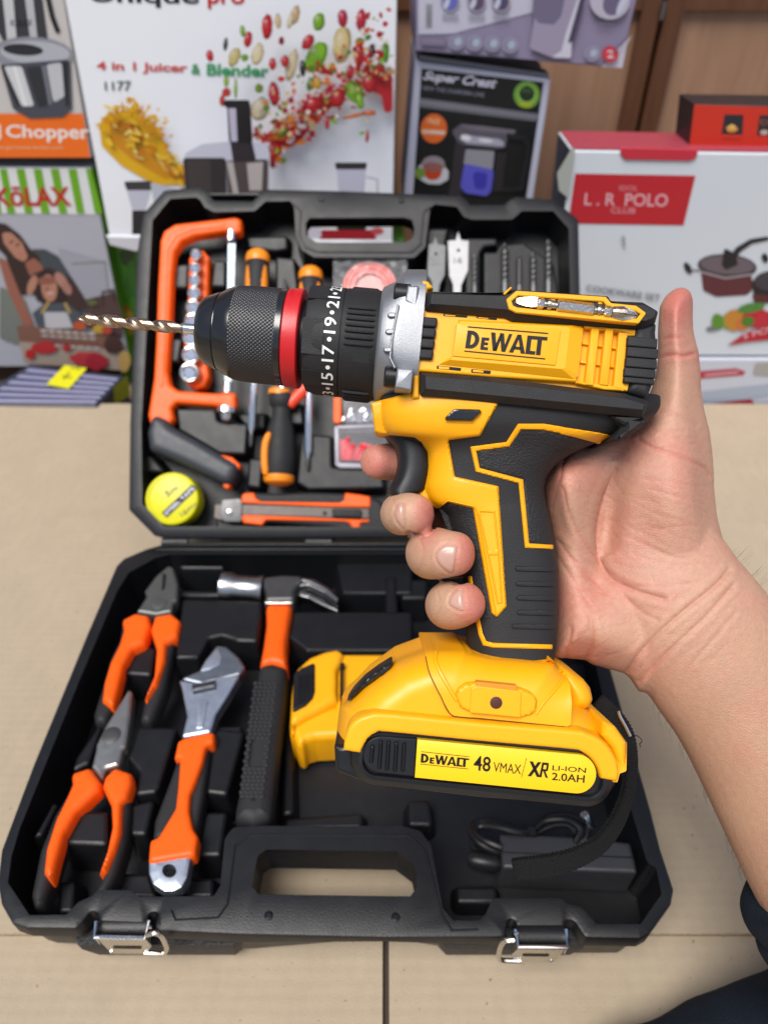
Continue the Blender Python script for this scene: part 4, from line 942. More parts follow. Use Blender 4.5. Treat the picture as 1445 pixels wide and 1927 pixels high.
t = at('tape_measure', 'round bright yellow tape measure in the lower left corner of the lid', 'tape measure', LP, (338, 944), -.03, LG)
c = LP.p(338.2, 944, -.026); rr = (LP.p(389, 944, -.002) - LP.p(338.2, 944, -.002)).length
m_lemon = mat('lemon_plastic', (.56, .53, .002, 1), .35, var=.03, spec=.35)
bm = bmesh.new(); lathe(bm, c, LP.n, [(0, rr * .97), (.004, rr), (.021, rr), (.0232, rr * .97), (.024, rr * .92), (.0240, rr * .86), (.0232, rr * .83), (.0234, rr * .80), (.0236, .0)], 64); fin('case_shell', bm, m_lemon, t)
tp = pl_at(LP, -.0022)
bm = bmesh.new(); prism(bm, tp, L2((355, 880), (945, 325), (1050, 400), (455, 968)), [(0, -.0003), (0, .0003)]); fin('label_strip', bm, m_ink, t)
bm = bmesh.new(); text(bm, 'STEEL TAPE', qm(tp, L2((395, 885), (950, 365), (1012, 405), (457, 925)), .0005), .02); fin('strip_lettering', bm, mat('pale_print', (.55, .56, .66, 1), .4), t)
m_dye = mat('dark_yellow_print', (.07, .07, .003, 1), .45)
bm = bmesh.new(); text(bm, '5m', qm(tp, L2((400, 480), (620, 320), (690, 420), (470, 580)), .0003), .01); text(bm, '16mm', qm(tp, L2((700, 880), (990, 640), (1050, 730), (760, 960)), .0003), .005); fin('lettering', bm, m_dye, t)

t = at('utility_knife', 'snap blade utility knife with orange and dark grey casing, along the lid bottom', 'knife', LP, (590, 965), -.03, LG)
solid('casing', LP, S((55, 1190), (80, 1130), (180, 1112), (400, 1118), (640, 1108), (940, 1118), (1160, 1148), (1255, 1190), (1310, 1300), (1330, 1420), (1240, 1470), (1140, 1485), (1030, 1476), (830, 1420), (300, 1375), (240, 1400), (70, 1375), (55, 1340)), -.010, .016, m_rub, t, .004, .004)
solid('orange_grip', LP, S((62, 1205), (66, 1140), (90, 1118), (170, 1115), (190, 1165), (230, 1190), (900, 1200), (935, 1180), (945, 1116), (1090, 1135), (1160, 1150), (1160, 1242), (800, 1238)), -.008, .012, m_ora, t, .0018, .001)
solid('orange_grip', LP, S((62, 1325), (80, 1302), (860, 1335), (1150, 1345), (1156, 1368), (1090, 1372), (1073, 1382), (1072, 1432), (1156, 1440), (1156, 1480), (1030, 1472), (1010, 1420), (980, 1375), (940, 1362), (275, 1350), (240, 1396), (80, 1376)), -.008, .012, m_ora, t, .0018, .001)
solid('blade_channel', LP, S((-160, 1212), (70, 1215), (820, 1240), (1150, 1248), (1150, 1338), (860, 1330), (70, 1305), (-110, 1350), (-170, 1330)), -.0092, .004, mat('blade_grey', (.075, .065, .06, 1), .42, metal=.8, var=.2), t, .0006, .001)
solid('slider', LP, S((835, 1250), (1085, 1256), (1085, 1326), (835, 1322)), -.0055, .005, m_rub, t, .001)
solid('slot_guard', LP, G((512, 672), (600, 666), (608, 690), (606, 780), (520, 778), (500, 740)), -.0078, .002, m_dst, t, .0005)
bm = bmesh.new(); lathe(bm, LP.p(*G((546, 732))[0], -.0078), LP.n, [(0, .003), (.0012, .003), (.0018, .0016)], 12); fin('rivet', bm, m_zin, t); bm = bmesh.new(); flatpoly(bm, LP, ell(*G((1010, 738))[0], 4, 4), -.0089); fin('pin_hole', bm, m_ink, t)

def twist(bm, a, b, r, turns, seg=16, n=None, tipl=1.6):
    """fluted drill: two helical grooves"""
    d = (b - a); L = d.length; d = d.normalized(); u, v = frame_of(d); n = n or int(turns * 22)
    loops = []
    for i in range(n + 1):
        s_ = i / n; tw = s_ * turns * 2 * math.pi; x = L * s_
        k = min(1, (L - x) / (r * tipl) + .04)
        l = []
        for j in range(seg):
            th = 2 * math.pi * j / seg
            c2 = math.cos(2 * th)
            rad = r * k * (1.0 if c2 > .25 else .56 + .44 * max(0, (c2 + 1) / 1.25) ** 1.4)
            l.append(a + d * x + (u * math.cos(th + tw) + v * math.sin(th + tw)) * rad)
        loops.append(l)
    rings(bm, loops)

DG = 'drill bits standing in the lid'
for i, (x, y0, y1, r_, m, lab) in enumerate(((552, 490, 800, .0026, m_dst, 'thin dark twist drill right of the white spade bit'), (757, 420, 800, .0036, m_dst, 'thick grey twist drill near the middle of the lid right side'),
        (855, 500, 800, .0027, m_dst, 'short grey twist drill between two longer ones in the lid'), (950, 480, 800, .0032, m_dst, 'grey twist drill second from the right in the lid'), (1053, 395, 800, .0036, m_dst, 'tallest twist drill, rightmost in the lid'))):
    a, b = LP.p(*K((x, y1))[0], -.010), LP.p(*K((x, y0))[0], -.010)
    t = thing('twist_drill', lab, 'drill bit', a, None, DG)
    bm = bmesh.new(); twist(bm, a + (b - a) * .25, b, r_, 3.2 + .5 * (i % 3), 14); fin('flutes', bm, m, t)
    bm = bmesh.new(); lathe(bm, a, b - a, [(0, r_), ((b - a).length * .27, r_)], 12); fin('shank', bm, m, t)
for lab, pts, m, tx, q in (('pale silver spade bit, upright in the right half of the lid', K((370, 408), (424, 404), (440, 345), (460, 402), (512, 408), (508, 612), (485, 660), (462, 710), (458, 800), (410, 800), (405, 700), (380, 645)), mat('pale_steel', (.34, .34, .35, 1), .5, metal=.5, var=.05), '16', K((412, 520), (466, 520), (466, 560), (412, 560))),
                        ('dark grey spade bit, left of the pale silver one', K((238, 432), (268, 426), (284, 378), (306, 430), (358, 438), (350, 640), (318, 700), (300, 800), (262, 800), (262, 690), (232, 640)), mat('dark_grey_steel', (.10, .105, .11, 1), .4, metal=.6, var=.1), '20', K((250, 520), (320, 520), (320, 570), (250, 570)))):  # the left bit is a darker grey steel than the pale one
    t = thing('spade_bit', lab, 'drill bit', LP.p(*pts[8], -.012), None, DG)
    solid('blade', LP, pts, -.009, .002, m, t, .0004, 0)
    bm = bmesh.new(); text(bm, tx, qm(LP, q, -.0086), .005); fin('size_mark', bm, m_dst, t)
    cx, cy = sum(a for a, b in pts) / len(pts), pts[0][1] + 18
    bm = bmesh.new(); flatpoly(bm, LP, ell(cx, cy, 3, 3), -.0088); fin('hole', bm, m_ink, t)

# coil of pink wire in a clear bag, organiser with plugs and screws, red stick
t = at('wire_coil_bag', 'clear plastic bag with a coil of pink wire, under the lid handle', 'bag', LP, (700, 530), -.03, LG)
cc = LP.p(*FF((1228, 530))[0], -.012)
bm = bmesh.new()
for k in range(9):
    r_ = .0155 + .0022 * (k % 4) + random.uniform(-.001, .001); h = .0022 * (k // 3)
    ph = random.uniform(0, 6)
    tube(bm, [cc + LP.n * h + (LP.u * math.cos(a) * (1 + .06 * math.cos(ph)) + LP.v * math.sin(a)) * r_ for a in (2 * math.pi * i / 36 for i in range(37))], .0013, 6, False)
fin('wire_coil', bm, mat('pink_wire', (.82, .17, .13, 1), .45), t)
bm = bmesh.new(); lathe(bm, cc - LP.n * .004, LP.n, [(0, .014), (.006, .013)], 24); fin('coil_core', bm, mat('pale_pink', (.75, .30, .27, 1), .5), t)
m_bag = mat('clear_film', (.8, .8, .82, 1), .12, var=.02, alpha=.16, spec=.9, bump=.9, bscale=160)
bm = bmesh.new(); g = []
for j in range(25):
    row = []
    for i in range(33):
        x = 1050 + 360 * i / 32; y = 375 + 330 * j / 24
        row.append(bm.verts.new(LP.p(*FF((x, y))[0], -.004 + .0035 * mnoise.noise(V((x * .03, y * .03, 1))) + .0018 * mnoise.noise(V((x * .09, y * .09, 4))))))
    g.append(row)
for j in range(24):
    for i in range(32): bm.faces.new((g[j][i], g[j][i + 1], g[j + 1][i + 1], g[j + 1][i]))
fin('bag_film', bm, m_bag, t)
t = at('organiser_box', 'small clear organiser box with screws above and red plugs below, left of the trigger finger', 'organiser', LP, (690, 800), -.03, LG)
m_clear = mat('clear_plastic', (.78, .78, .84, 1), .15, var=.02, alpha=.06, spec=.9)
solid('clear_lid', LP, S((862, 560), (900, 545), (1300, 548), (1300, 900), (900, 900), (862, 870)), -.009, .0012, m_clear, t, .0005, .002)
solid('clear_lid', LP, S((925, 330), (1300, 330), (1300, 540), (940, 545)), -.009, .0012, m_clear, t, .0005, .002)
bm = bmesh.new()
for pts in (S((855, 555), (890, 548), (895, 890), (862, 880)), S((862, 880), (895, 862), (1300, 875), (1300, 905), (900, 905)), S((880, 545), (1300, 530), (1300, 560), (890, 575))): prism(bm, LP, pts, rprof(-.024, -.008, .0006))
fin('clear_wall', bm, mat('frosted_plastic', (.42, .41, .48, 1), .25, alpha=.6), t)
solid('orange_clip', LP, S((848, 300), (912, 300), (912, 505), (895, 528), (860, 526), (846, 500)), -.008, .010, m_ora, t, .001, .001)
m_plug = mat('red_plug', (.72, .045, .06, 1), .45)
for k in range(16):
    x = 905 + 17 * k + random.uniform(-4, 4); tall = k < 3
    a = LP.p(*S((x, 840))[0], -.020 + .004 * (k % 2)); b = LP.p(*S((x + (8 if tall else 26) + random.uniform(-20, 30), (675 if tall else 720) + random.uniform(-25, 25)))[0], -.015 + .003 * (k % 3))
    bm = bmesh.new(); lathe(bm, a, b - a, [(0, .0016), (.002, .0022), ((b - a).length * .8, .0024), ((b - a).length, .0020)], 8)
    tag(fin('wall_plug', bm, m_plug), 'red plastic wall plug in the clear organiser box', 'wall plug', 'red wall plugs in the organiser')
for k in range(12):
    x = 955 + 22 * k; a = LP.p(*S((x - 40 + random.uniform(-40, 40), 525 - 4 * (k % 4)))[0], -.02 + .003 * (k % 3)); b = LP.p(*S((x + 20 + random.uniform(-30, 30), 400 + random.uniform(-40, 60)))[0], -.016 + .003 * (k % 2))
    bm = bmesh.new(); L = (b - a).length; lathe(bm, a, b - a, [(0, .0002)] + [(L * .1 + L * .75 * q / 12, .0013 + .0004 * (q % 2)) for q in range(13)] + [(L * .9, .0012), (L * .93, .0028), (L, .0028)], 8)
    tag(fin('screw', bm, m_chr), 'silver screw in the clear organiser box', 'screw', 'screws in the organiser')
bm = bmesh.new(); a, b = LP.p(*G((832, 215))[0], -.006), LP.p(*G((935, 110))[0], -.006); lathe(bm, a, b - a, [(0, .0044), (.001, .0052), ((b - a).length, .0052)], 18)
tag(fin('red_stick', bm, mat('scarlet_plastic', (.80, .06, .02, 1), .4)), 'short scarlet plastic stick, slanting out under the drill collar', 'stick', LG)

# ------------------------------------------------------------------ tools in the base
BG = 'hand tools packed in the base'
def pliers(lab, px, head, hm, pin, handles, grips, slot=None, top=-.004):
    t = at('pliers', lab, 'pliers', BP, px, -.038, 'pliers in the base')
    h = solid('jaw', BP, head, top, .012, hm, t, .0025, .0015)
    bm = bmesh.new(); lathe(bm, BP.p(*pin, top), V((0, 0, 1)), [(-.001, .0062), (.0006, .0060), (.001, .0045), (.0012, .002)], 24); fin('pivot', bm, m_dst if top > -.003 else hm, h)
    if slot:
        bm = bmesh.new(); flatpoly(bm, BP, slot, top + .0004); fin('jaw_slot', bm, m_ink, h)
    for a, b in zip(handles, grips):
        g = solid('handle', BP, b, top - .003, .016, m_rub, t, .005, .003)
        solid('orange_inlay', BP, a, top + .002, .012, m_ora, g, .0045, .003)
pliers('combination pliers with orange and black handles and dark grey jaws, upper left in the base', (262, 1200),
    HH((455, 112), (480, 118), (497, 170), (506, 205), (500, 280), (484, 292), (472, 338), (395, 352), (300, 338), (350, 262), (340, 236), (395, 162)), mat('pliers_steel', (.13, .135, .13, 1), .42, metal=.7, var=.15), HH((412, 300))[0],
    [HH((296, 338), (362, 350), (370, 400), (340, 482), (280, 512), (240, 585), (215, 690), (186, 802), (130, 762), (140, 680), (170, 580), (215, 490), (236, 420), (228, 372)), HH((388, 352), (470, 338), (516, 375), (500, 452), (446, 487), (440, 565), (402, 680), (345, 768), (338, 750), (385, 640), (396, 510), (368, 420))],
    [HH((232, 370), (300, 350), (300, 480), (215, 700), (190, 800), (150, 872), (96, 872), (88, 830), (130, 700), (170, 560), (215, 470)), HH((440, 400), (510, 400), (492, 470), (470, 570), (445, 690), (392, 830), (362, 872), (315, 862), (335, 770), (400, 660), (430, 520))], HH((430, 150), (448, 160), (440, 225), (425, 235)))
pliers('long nose pliers with bright steel jaws and orange black handles, lower left in the base', (175, 1480),
    I((728, 48), (748, 62), (738, 200), (712, 372), (694, 392), (672, 482), (600, 500), (578, 562), (518, 490), (540, 402), (546, 360), (600, 250)), mat('bright_pliers_steel', (.40, .39, .36, 1), .36, metal=.9, var=.2), I((632, 312))[0],
    [I((510, 483), (572, 570), (562, 612), (430, 737), (360, 860), (320, 1000), (285, 1142), (240, 1080), (255, 950), (310, 780), (370, 660), (405, 580), (398, 520)), I((650, 483), (746, 518), (748, 570), (720, 655), (690, 690), (682, 850), (650, 955), (600, 1072), (550, 1095), (600, 960), (630, 820), (625, 700), (575, 592), (590, 540))],
    [I((400, 600), (460, 580), (420, 740), (330, 1000), (285, 1140), (242, 1270), (185, 1292), (168, 1210), (220, 960), (300, 760)), I((660, 600), (730, 600), (738, 720), (716, 900), (662, 1082), (602, 1212), (530, 1232), (520, 1215), (600, 1060), (660, 850))], I((622, 290), (650, 290), (652, 330), (620, 335)), -.002)

t = at('adjustable_wrench', 'adjustable wrench with steel jaws and an orange grip, middle left of the base', 'wrench', BP, (370, 1450), -.036, BG)
m_wr = mat('wrench_steel', (.54, .59, .67, 1), .40, metal=.95, var=.2, vscale=120)
solid('fixed_jaw', BP, HH((806, 640), (750, 738), (690, 832), (662, 925), (520, 950), (546, 842), (520, 702), (505, 665), (640, 690), (690, 655)), -.002, .011, m_wr, t, .0022, .002)
solid('moving_jaw', BP, HH((690, 500), (735, 505), (800, 558), (828, 602), (806, 642), (690, 672), (620, 690), (508, 664), (606, 622), (632, 575)), -.003, .012, mat('jaw_steel', (.26, .29, .33, 1), .40, metal=.95, var=.2), t, .002, .002)
solid('jaw_bevel', BP, HH((696, 512), (716, 560), (705, 592), (660, 615), (612, 625), (640, 575)), -.0022, .002, m_wr, t, .0004, .001)
bm = bmesh.new(); q0, q1 = BP.p(*HH((576, 724))[0], -.0035), BP.p(*HH((690, 700))[0], -.0035)
lathe(bm, q0, q1 - q0, [(k * (q1 - q0).length / 20, .0052 if k % 2 else .0040) for k in range(21)], 20); fin('adjusting_screw', bm, m_stl, t)
solid('shank_groove', BP, HH((600, 770), (650, 765), (625, 900), (590, 905)), -.0012, .002, m_wr, t, .0006, .001)
solid('dark_grip', BP, I((1010, 420), (1170, 380), (1200, 330), (1158, 640), (1112, 880), (862, 900), (872, 790), (960, 560)), -.005, .014, m_rub, t, .004, .003)
solid('orange_grip', BP, I((1005, 342), (1040, 322), (1180, 290), (1216, 290), (1212, 352), (1168, 368), (1150, 452), (1112, 560), (1078, 640), (1072, 730), (1092, 830), (1122, 880), (1106, 992), (836, 1038), (848, 900), (892, 885), (932, 820), (992, 720), (1006, 600), (1018, 442), (984, 440)), 0, .012, m_ora, t, .0032, .003)
solid('hanging_end', BP, I((840, 1010), (1090, 960), (1064, 1112), (1032, 1174), (985, 1197), (928, 1198), (864, 1156), (842, 1096)), -.002, .009, m_wr, t, .0022, .002, ell(*I((960, 1080))[0], 15.5, 15, 0, 28))
t = at('claw_hammer', 'claw hammer with black rubber grip and orange shaft, in the middle of the base', 'hammer', BP, (500, 1300), -.036, BG)
m_face = mat('polished_steel', (.36, .36, .36, 1), .3, metal=1, var=.2, vscale=150)
m_claw = mat('claw_steel', (.20, .20, .20, 1), .3, metal=1, var=.2)
hd = solid('head', BP, H2((345, 75), (450, 62), (560, 66), (575, 95), (540, 120), (524, 150), (525, 205), (357, 208), (362, 160), (345, 118)), .002, .026, m_dst, t, .003, .003)
bm = bmesh.new(); q0, q1 = BP.p(*H2((112, 132))[0], -.010), BP.p(*H2((352, 150))[0], -.010); L = (q1 - q0).length
lathe(bm, q0, q1 - q0, [(0, .0105), (.001, .0125), (L * .22, .0125), (L * .34, .0105), (L * .8, .0105), (L, .0125)], 28); fin('striking_face', bm, m_face, hd)
for pts in (H2((520, 92), (560, 72), (640, 85), (725, 135), (778, 200), (766, 218), (690, 165), (600, 122), (545, 130)), H2((545, 130), (605, 160), (690, 196), (778, 254), (768, 274), (690, 240), (600, 195), (540, 180))):
    solid('claw', BP, pts, -.001 if pts[0][1] < 1095 else -.008, .010, m_claw, hd, .002, .002)
bm = bmesh.new(); tube(bm, [BP.p(*q, -.0008) for q in smooth(H2((530, 118), (560, 100), (610, 108), (700, 150), (770, 208)), 5)], .0010, 8); fin('claw_edge', bm, m_face, hd)
solid('collar', BP, H2((352, 206), (520, 206), (515, 226), (356, 226)), .0015, .020, m_zin, t, .001)
solid('orange_shaft', BP, H2((360, 224), (510, 222), (492, 330), (476, 450), (482, 580), (400, 562), (322, 576), (346, 450), (362, 330)), .001, .020, m_ora, t, .006, .003)
bm = bmesh.new(); prism(bm, BP, H2((324, 562), (400, 550), (480, 574), (466, 760), (432, 1000), (402, 1300), (392, 1430), (290, 1472), (180, 1440), (186, 1380), (222, 1200), (262, 950), (292, 750)), [(.003, -.022)] + rprof(-.018, .003, .0075, 5), .005); gr = fin('rubber_grip', bm, m_rub, t, 40)
bm = bmesh.new()
for k in range(30):
    y = 680 + 22 * k; xc = 378 - .125 * (y - 620)
    for j in range(5):
        if 14 < k < 22 and 0 < j < 4: continue
        x = xc - 12 + (j - 2) * 27 + (8 if k % 2 else 0)
        lathe(bm, BP.p(*H2((x, y))[0], .0026), V((0, 0, 1)), [(0, .0020), (.0007, .0017), (.0010, .0008)], 6)
o = fin('grip_dots', bm, m_rub, gr); o['kind'] = 'stuff'
bm = bmesh.new(); flatpoly(bm, BP, ell(*H2((290, 1336))[0], 4.5, 3.6), .0034); fin('hanging_hole', bm, m_ink, gr)

t = at('spare_battery', 'spare yellow battery pack lying in the case behind the held drill', 'battery', BP, (660, 1320), -.036)
solid('pack_body', BP, H2((770, 508), (1160, 508), (1300, 540), (1300, 900), (1100, 960), (760, 960), (750, 700)), -.004, .030, m_yel, t, .004, .003)
solid('latch_end', BP, H2((497, 880), (505, 740), (518, 640), (534, 592), (606, 526), (690, 492), (770, 476), (806, 505), (790, 560), (770, 600), (772, 770), (700, 812), (600, 862), (530, 905), (510, 960)), .001, .032, m_yel, t, .005, .003)
solid('front_lip', BP, H2((494, 880), (560, 868), (640, 830), (780, 790), (830, 800), (830, 975), (640, 985), (590, 1000), (565, 1034), (535, 1014), (515, 970), (498, 960)), -.005, .030, m_yel, t, .005, .003)
rb = solid('release_button', BP, H2((520, 625), (560, 590), (640, 556), (640, 720), (628, 760), (590, 800), (512, 842)), .003, .004, m_blk, t, .0015, .002)
for k in range(5): solid('button_rib', BP, H2((545 + 17 * k, 640 - 5 * k), (555 + 17 * k, 636 - 5 * k), (552 + 17 * k, 790 - 9 * k), (542 + 17 * k, 794 - 9 * k)), .0042, .002, m_blk, rb, .0006, 0)
bm = bmesh.new(); prism(bm, BP, H2((782, 566), (808, 562), (808, 574), (797, 580), (797, 745), (806, 752), (804, 762), (780, 758)), [(0, -.0045), (0, .0018)]); fin('terminal_slot', bm, m_ink, t)
solid('moulded_mark', BP, H2((955, 590), (1010, 585), (985, 598)), -.0035, .001, mat('dark_amber', (.40, .12, .005, 1), .5), t, .0002, 0)

t = at('charger', 'black mains charger block with a coiled cable, at the front right of the base', 'charger', BP, (1060, 1620), -.036)
solid('charger_block', BP, J((866, 140), (1110, 150), (1262, 168), (1276, 222), (1284, 262), (876, 246)), -.012, .027, mat('charger_case', (.028, .029, .033, 1), .42, bump=.08, spec=.55), t, .0022, .002)
solid('lid_seam', BP, J((868, 196), (1270, 212), (1271, 216), (868, 200)), -.0115, .002, m_blk, t, .0002, 0)
CPL = lambda q, h: BP.p(*J(q)[0], h)
for k, (path, h) in enumerate((([(862, 200), (810, 175), (782, 140), (800, 110), (850, 112), (920, 132), (962, 140), (1010, 95), (1080, 90), (1130, 120), (1120, 165)], -.016), ([(870, 185), (815, 160), (795, 135), (815, 118), (870, 124), (930, 138), (965, 134), (1005, 105), (1070, 102), (1110, 130), (1095, 170)], -.012),
        ([(855, 215), (800, 195), (786, 160), (800, 125), (860, 118), (925, 126), (960, 146), (1020, 118), (1075, 116), (1100, 150)], -.020))):
    bm = bmesh.new(); pts = smooth(path, 5); tube(bm, [CPL(q, h + .003 * math.sin(i * .3 + k)) for i, q in enumerate(pts)], .0021, 8); fin('cable', bm, m_blk, t)
bm = bmesh.new(); q0, q1 = CPL((962, 128), -.012), CPL((966, 152), -.012); lathe(bm, q0, q1 - q0, [(0, .003), ((q1 - q0).length, .003)], 10); fin('cable_tie', bm, m_blk, t)
bm = bmesh.new(); q0, q1 = CPL((770, 218), -.020), CPL((850, 232), -.020); lathe(bm, q0, q1 - q0, [(0, .003), (.004, .0055), (.016, .0055), (.020, .003)], 14); fin('plug', bm, m_blk, t)
bm = bmesh.new(); q0, q1 = CPL((1122, 84), -.006), CPL((1136, 112), -.012); lathe(bm, q0, q1 - q0, [(0, .0026), (.001, .0030), (.010, .0030)], 14); fin('metal_barrel', bm, m_chr, t)

# ------------------------------------------------------------------ the drill, held square to the phone
DM = .300                                    # distance of the drill's middle plane from the lens
DP = Pl(CAM + FWD * DM, -FWD)
drill_rot = Matrix((RIGHT, UP, -FWD)).transposed()
drill = thing('cordless_drill', 'yellow and black cordless drill with its battery fitted, held up in the hand', 'drill', DP.p(960, 960), drill_rot)
mm = .001
def dpart(name, pts, front, back, m, parent=drill, r=.8, rnd=.8, ang=35, seg=3):
    """plate on the side of the drill: front and back in mm from the middle plane, the outline read at the front"""
    return part(name, DP, pts, [(0, back * mm)] + rprof(back * mm + 1e-5, front * mm, r * mm, seg)[1:], m, parent, rnd * mm, ang)

# grip: dark rubber core lofted from its left and right edge in the photo
GRIP = [(757, 714, 1222, 27, 4.0), (775, 714, 1222, 27, 4.0), (792, 715, 1210, 26.5, 4), (812, 720, 1180, 25.5, 3.6), (826, 735, 1150, 24, 3.4), (838, 780, 1110, 22.5, 3.2), (852, 798, 1078, 21, 3.0), (870, 802, 1048, 20, 2.8), (895, 800, 1026, 19, 2.7), (920, 797, 1020, 18.5, 2.6), (945, 808, 1023, 18, 2.6), (965, 836, 1028, 18, 2.6), (990, 846, 1033, 18, 2.6),
        (1030, 856, 1040, 18, 2.6), (1070, 868, 1045, 18, 2.7), (1110, 874, 1046, 18, 2.7), (1160, 877, 1045, 18, 2.7), (1200, 878, 1042, 18, 2.8), (1225, 880, 1038, 18.2, 2.8), (1250, 882, 1034, 18.6, 3.0), (1262, 884, 1032, 19, 3)]
GS = smooth(GRIP, 3)
def grip_z(x, y):                            # height (mm) of the rubber surface over the middle plane
    xl, xr, a, n = interp(GS, y)
    for _ in range(1):
        u = min(.985, abs((2 * x - xl - xr) / (xr - xl)))
    return a * max(0, 1 - u ** n) ** (1 / n)
def grip_px(x, y):                           # height seen at photo pixel (x, y)
    z = 15.0
    for _ in range(7):
        k = (DM - z * mm) / DM
        z = .5 * z + .5 * grip_z(CX + (x - CX) * k, CY + (y - CY) * k)
    return z
bm = bmesh.new(); loops = []
for y, xl, xr, a, n in GS:
    l = []
    for k in range(56):
        t_ = 2 * math.pi * k / 56; c_, s_ = math.cos(t_), math.sin(t_)
        px = (xl + xr) / 2 + (xr - xl) / 2 * math.copysign(abs(c_) ** (2 / n), c_); z = a * math.copysign(abs(s_) ** (2 / n), s_) * mm
        q = DP.p(px, y); l.append(q + DP.n * z)
    loops.append(l)
rings(bm, loops); grip = fin('grip', bm, m_rub, drill, 50)

def overlay(name, pts, m, h=1.0, r=.7, parent=None, rnd=3, step=4.0, sink=1.5, ang=30):
    """inlay that lies on the grip surface, its rim rounded"""
    p = fillet(ccw(pts), rnd, 3) if rnd else ccw(pts)
    dense, vv, ff, ed = fillgrid(p, step)
    ds = dists([(q.x, q.y) for q in vv], dense) * DM / F / mm
    bm = bmesh.new(); a = []
    for q, d in zip(vv, ds):
        k = min(1, d / r); z = grip_px(q.x, q.y) + h - min(r, h) + min(r, h) * math.sqrt(max(0, 1 - (1 - k) ** 2))
        a.append(bm.verts.new(DP.p(q.x, q.y, z * mm)))
    for f in ff: bm.faces.new([a[i] for i in f])
    b = {}
    for e in ed:
        for i in e:
            if i not in b: b[i] = bm.verts.new(a[i].co - DP.n * (h + sink) * mm)
        bm.faces.new((a[e[1]], a[e[0]], b[e[0]], b[e[1]]))
    return fin(name, bm, m, parent or drill, ang)

overlay('trigger_housing', B((120, 60), (375, -6), (640, 8), (915, 56), (798, 264), (602, 290), (642, 515), (912, 574), (962, 1318), (902, 1386), (868, 1360), (754, 712), (592, 672), (545, 712), (520, 706), (470, 670), (405, 615), (432, 560), (458, 480), (470, 370), (440, 305), (395, 272), (300, 262), (178, 252), (148, 240), (130, 90)), m_yel, 1.6, 1.2, rnd=4, step=3.0, sink=13)
# wedge with two framed panels
overlay('wedge_frame', stroke(B((796, 728), (886, 730), (912, 980), (932, 1290), (908, 1296), (850, 1000), (792, 740)), 3.4), m_yel, 2.3, .5, rnd=0, step=1.1)
overlay('wedge_bar', B((836, 972), (912, 962), (914, 1000), (846, 1002)), m_yel, 2.2, .5, rnd=1, step=2.2)
overlay('wedge_bevel', stroke(B((566, 690), (600, 664), (760, 700), (778, 722), (900, 1376)), 2.8), m_yel, 2.1, .4, rnd=0, step=1.1)
overlay('yellow_piping', stroke(B((1450, 262), (1300, 228), (1190, 208), (1042, 206), (970, 316), (756, 344), (784, 474), (1050, 545), (1088, 942), (1250, 950)), [11, 13, 12, 10.5, 9.5, 9.5, 9, 9, 8.6, 8]), m_yel, .9, .6, rnd=2, step=3)
overlay('yellow_swoosh', A((900, 730), (1000, 745), (1080, 758), (1140, 772), (1160, 784), (1140, 798), (1080, 806), (1045, 798), (960, 776), (900, 764)), m_yel, .85, .6, rnd=3, step=3)
overlay('yellow_piping', stroke(B((735, 1130), (770, 1330), (802, 1490), (826, 1545), (880, 1558), (1245, 1568)), [7.5, 7.5, 8, 9, 9, 8.6]), m_yel, .9, .6, rnd=2, step=3)
gp = overlay('grained_panel', B((1045, 224), (1200, 232), (1350, 275), (1445, 300), (1420, 330), (1260, 360), (1190, 470), (1180, 580), (1240, 900), (1243, 935), (1100, 922), (1070, 540), (1058, 525), (790, 458), (778, 356), (985, 330)), m_rubg, .4, .4, rnd=2, step=4)
overlay('grained_panel', B((545, 712), (592, 674), (750, 712), (860, 1350), (880, 1390), (800, 1395), (770, 1300), (730, 1100), (600, 850)), m_rubg, .4, .4, rnd=2, step=4)
for x0, y0 in ((1012, 1068), (1015, 1160), (1020, 1248), (1022, 1338), (990, 1424)):
    overlay('grip_rib', B((x0, y0 + 12), (x0 + 18, y0), (1262, y0 + 6), (1262, y0 + 38), (x0 + 10, y0 + 32)), m_rub, .9, .5, rnd=2, step=3)
overlay('switch_base', B((575, 150), (640, 90), (812, 98), (815, 125), (755, 188), (580, 184)), m_yel, 2.0, .5, rnd=3, step=3)
overlay('direction_switch', B((582, 148), (640, 95), (800, 100), (806, 120), (752, 172), (586, 168)), m_chk, 3.6, .9, rnd=4, step=2.5)

# trigger
bm = bmesh.new()
TRG = smooth([(815, 718, 806), (828, 728, 812), (845, 742, 812), (865, 747, 812), (885, 746, 812), (902, 741, 808), (916, 733, 804), (926, 729, 798), (931, 735, 780)], 4)
loops = []
for y, xl, xr in TRG:
    l = []
    for k in range(32):
        t_ = 2 * math.pi * k / 32; c_, s_ = math.cos(t_), math.sin(t_)
        q = DP.p((xl + xr) / 2 + (xr - xl) / 2 * math.copysign(abs(c_) ** .75, c_), y)
        l.append(q + DP.n * 10.5 * mm * math.copysign(abs(s_) ** .7, s_))
    loops.append(l)
rings(bm, loops); fin('trigger', bm, m_blk, drill, 50)

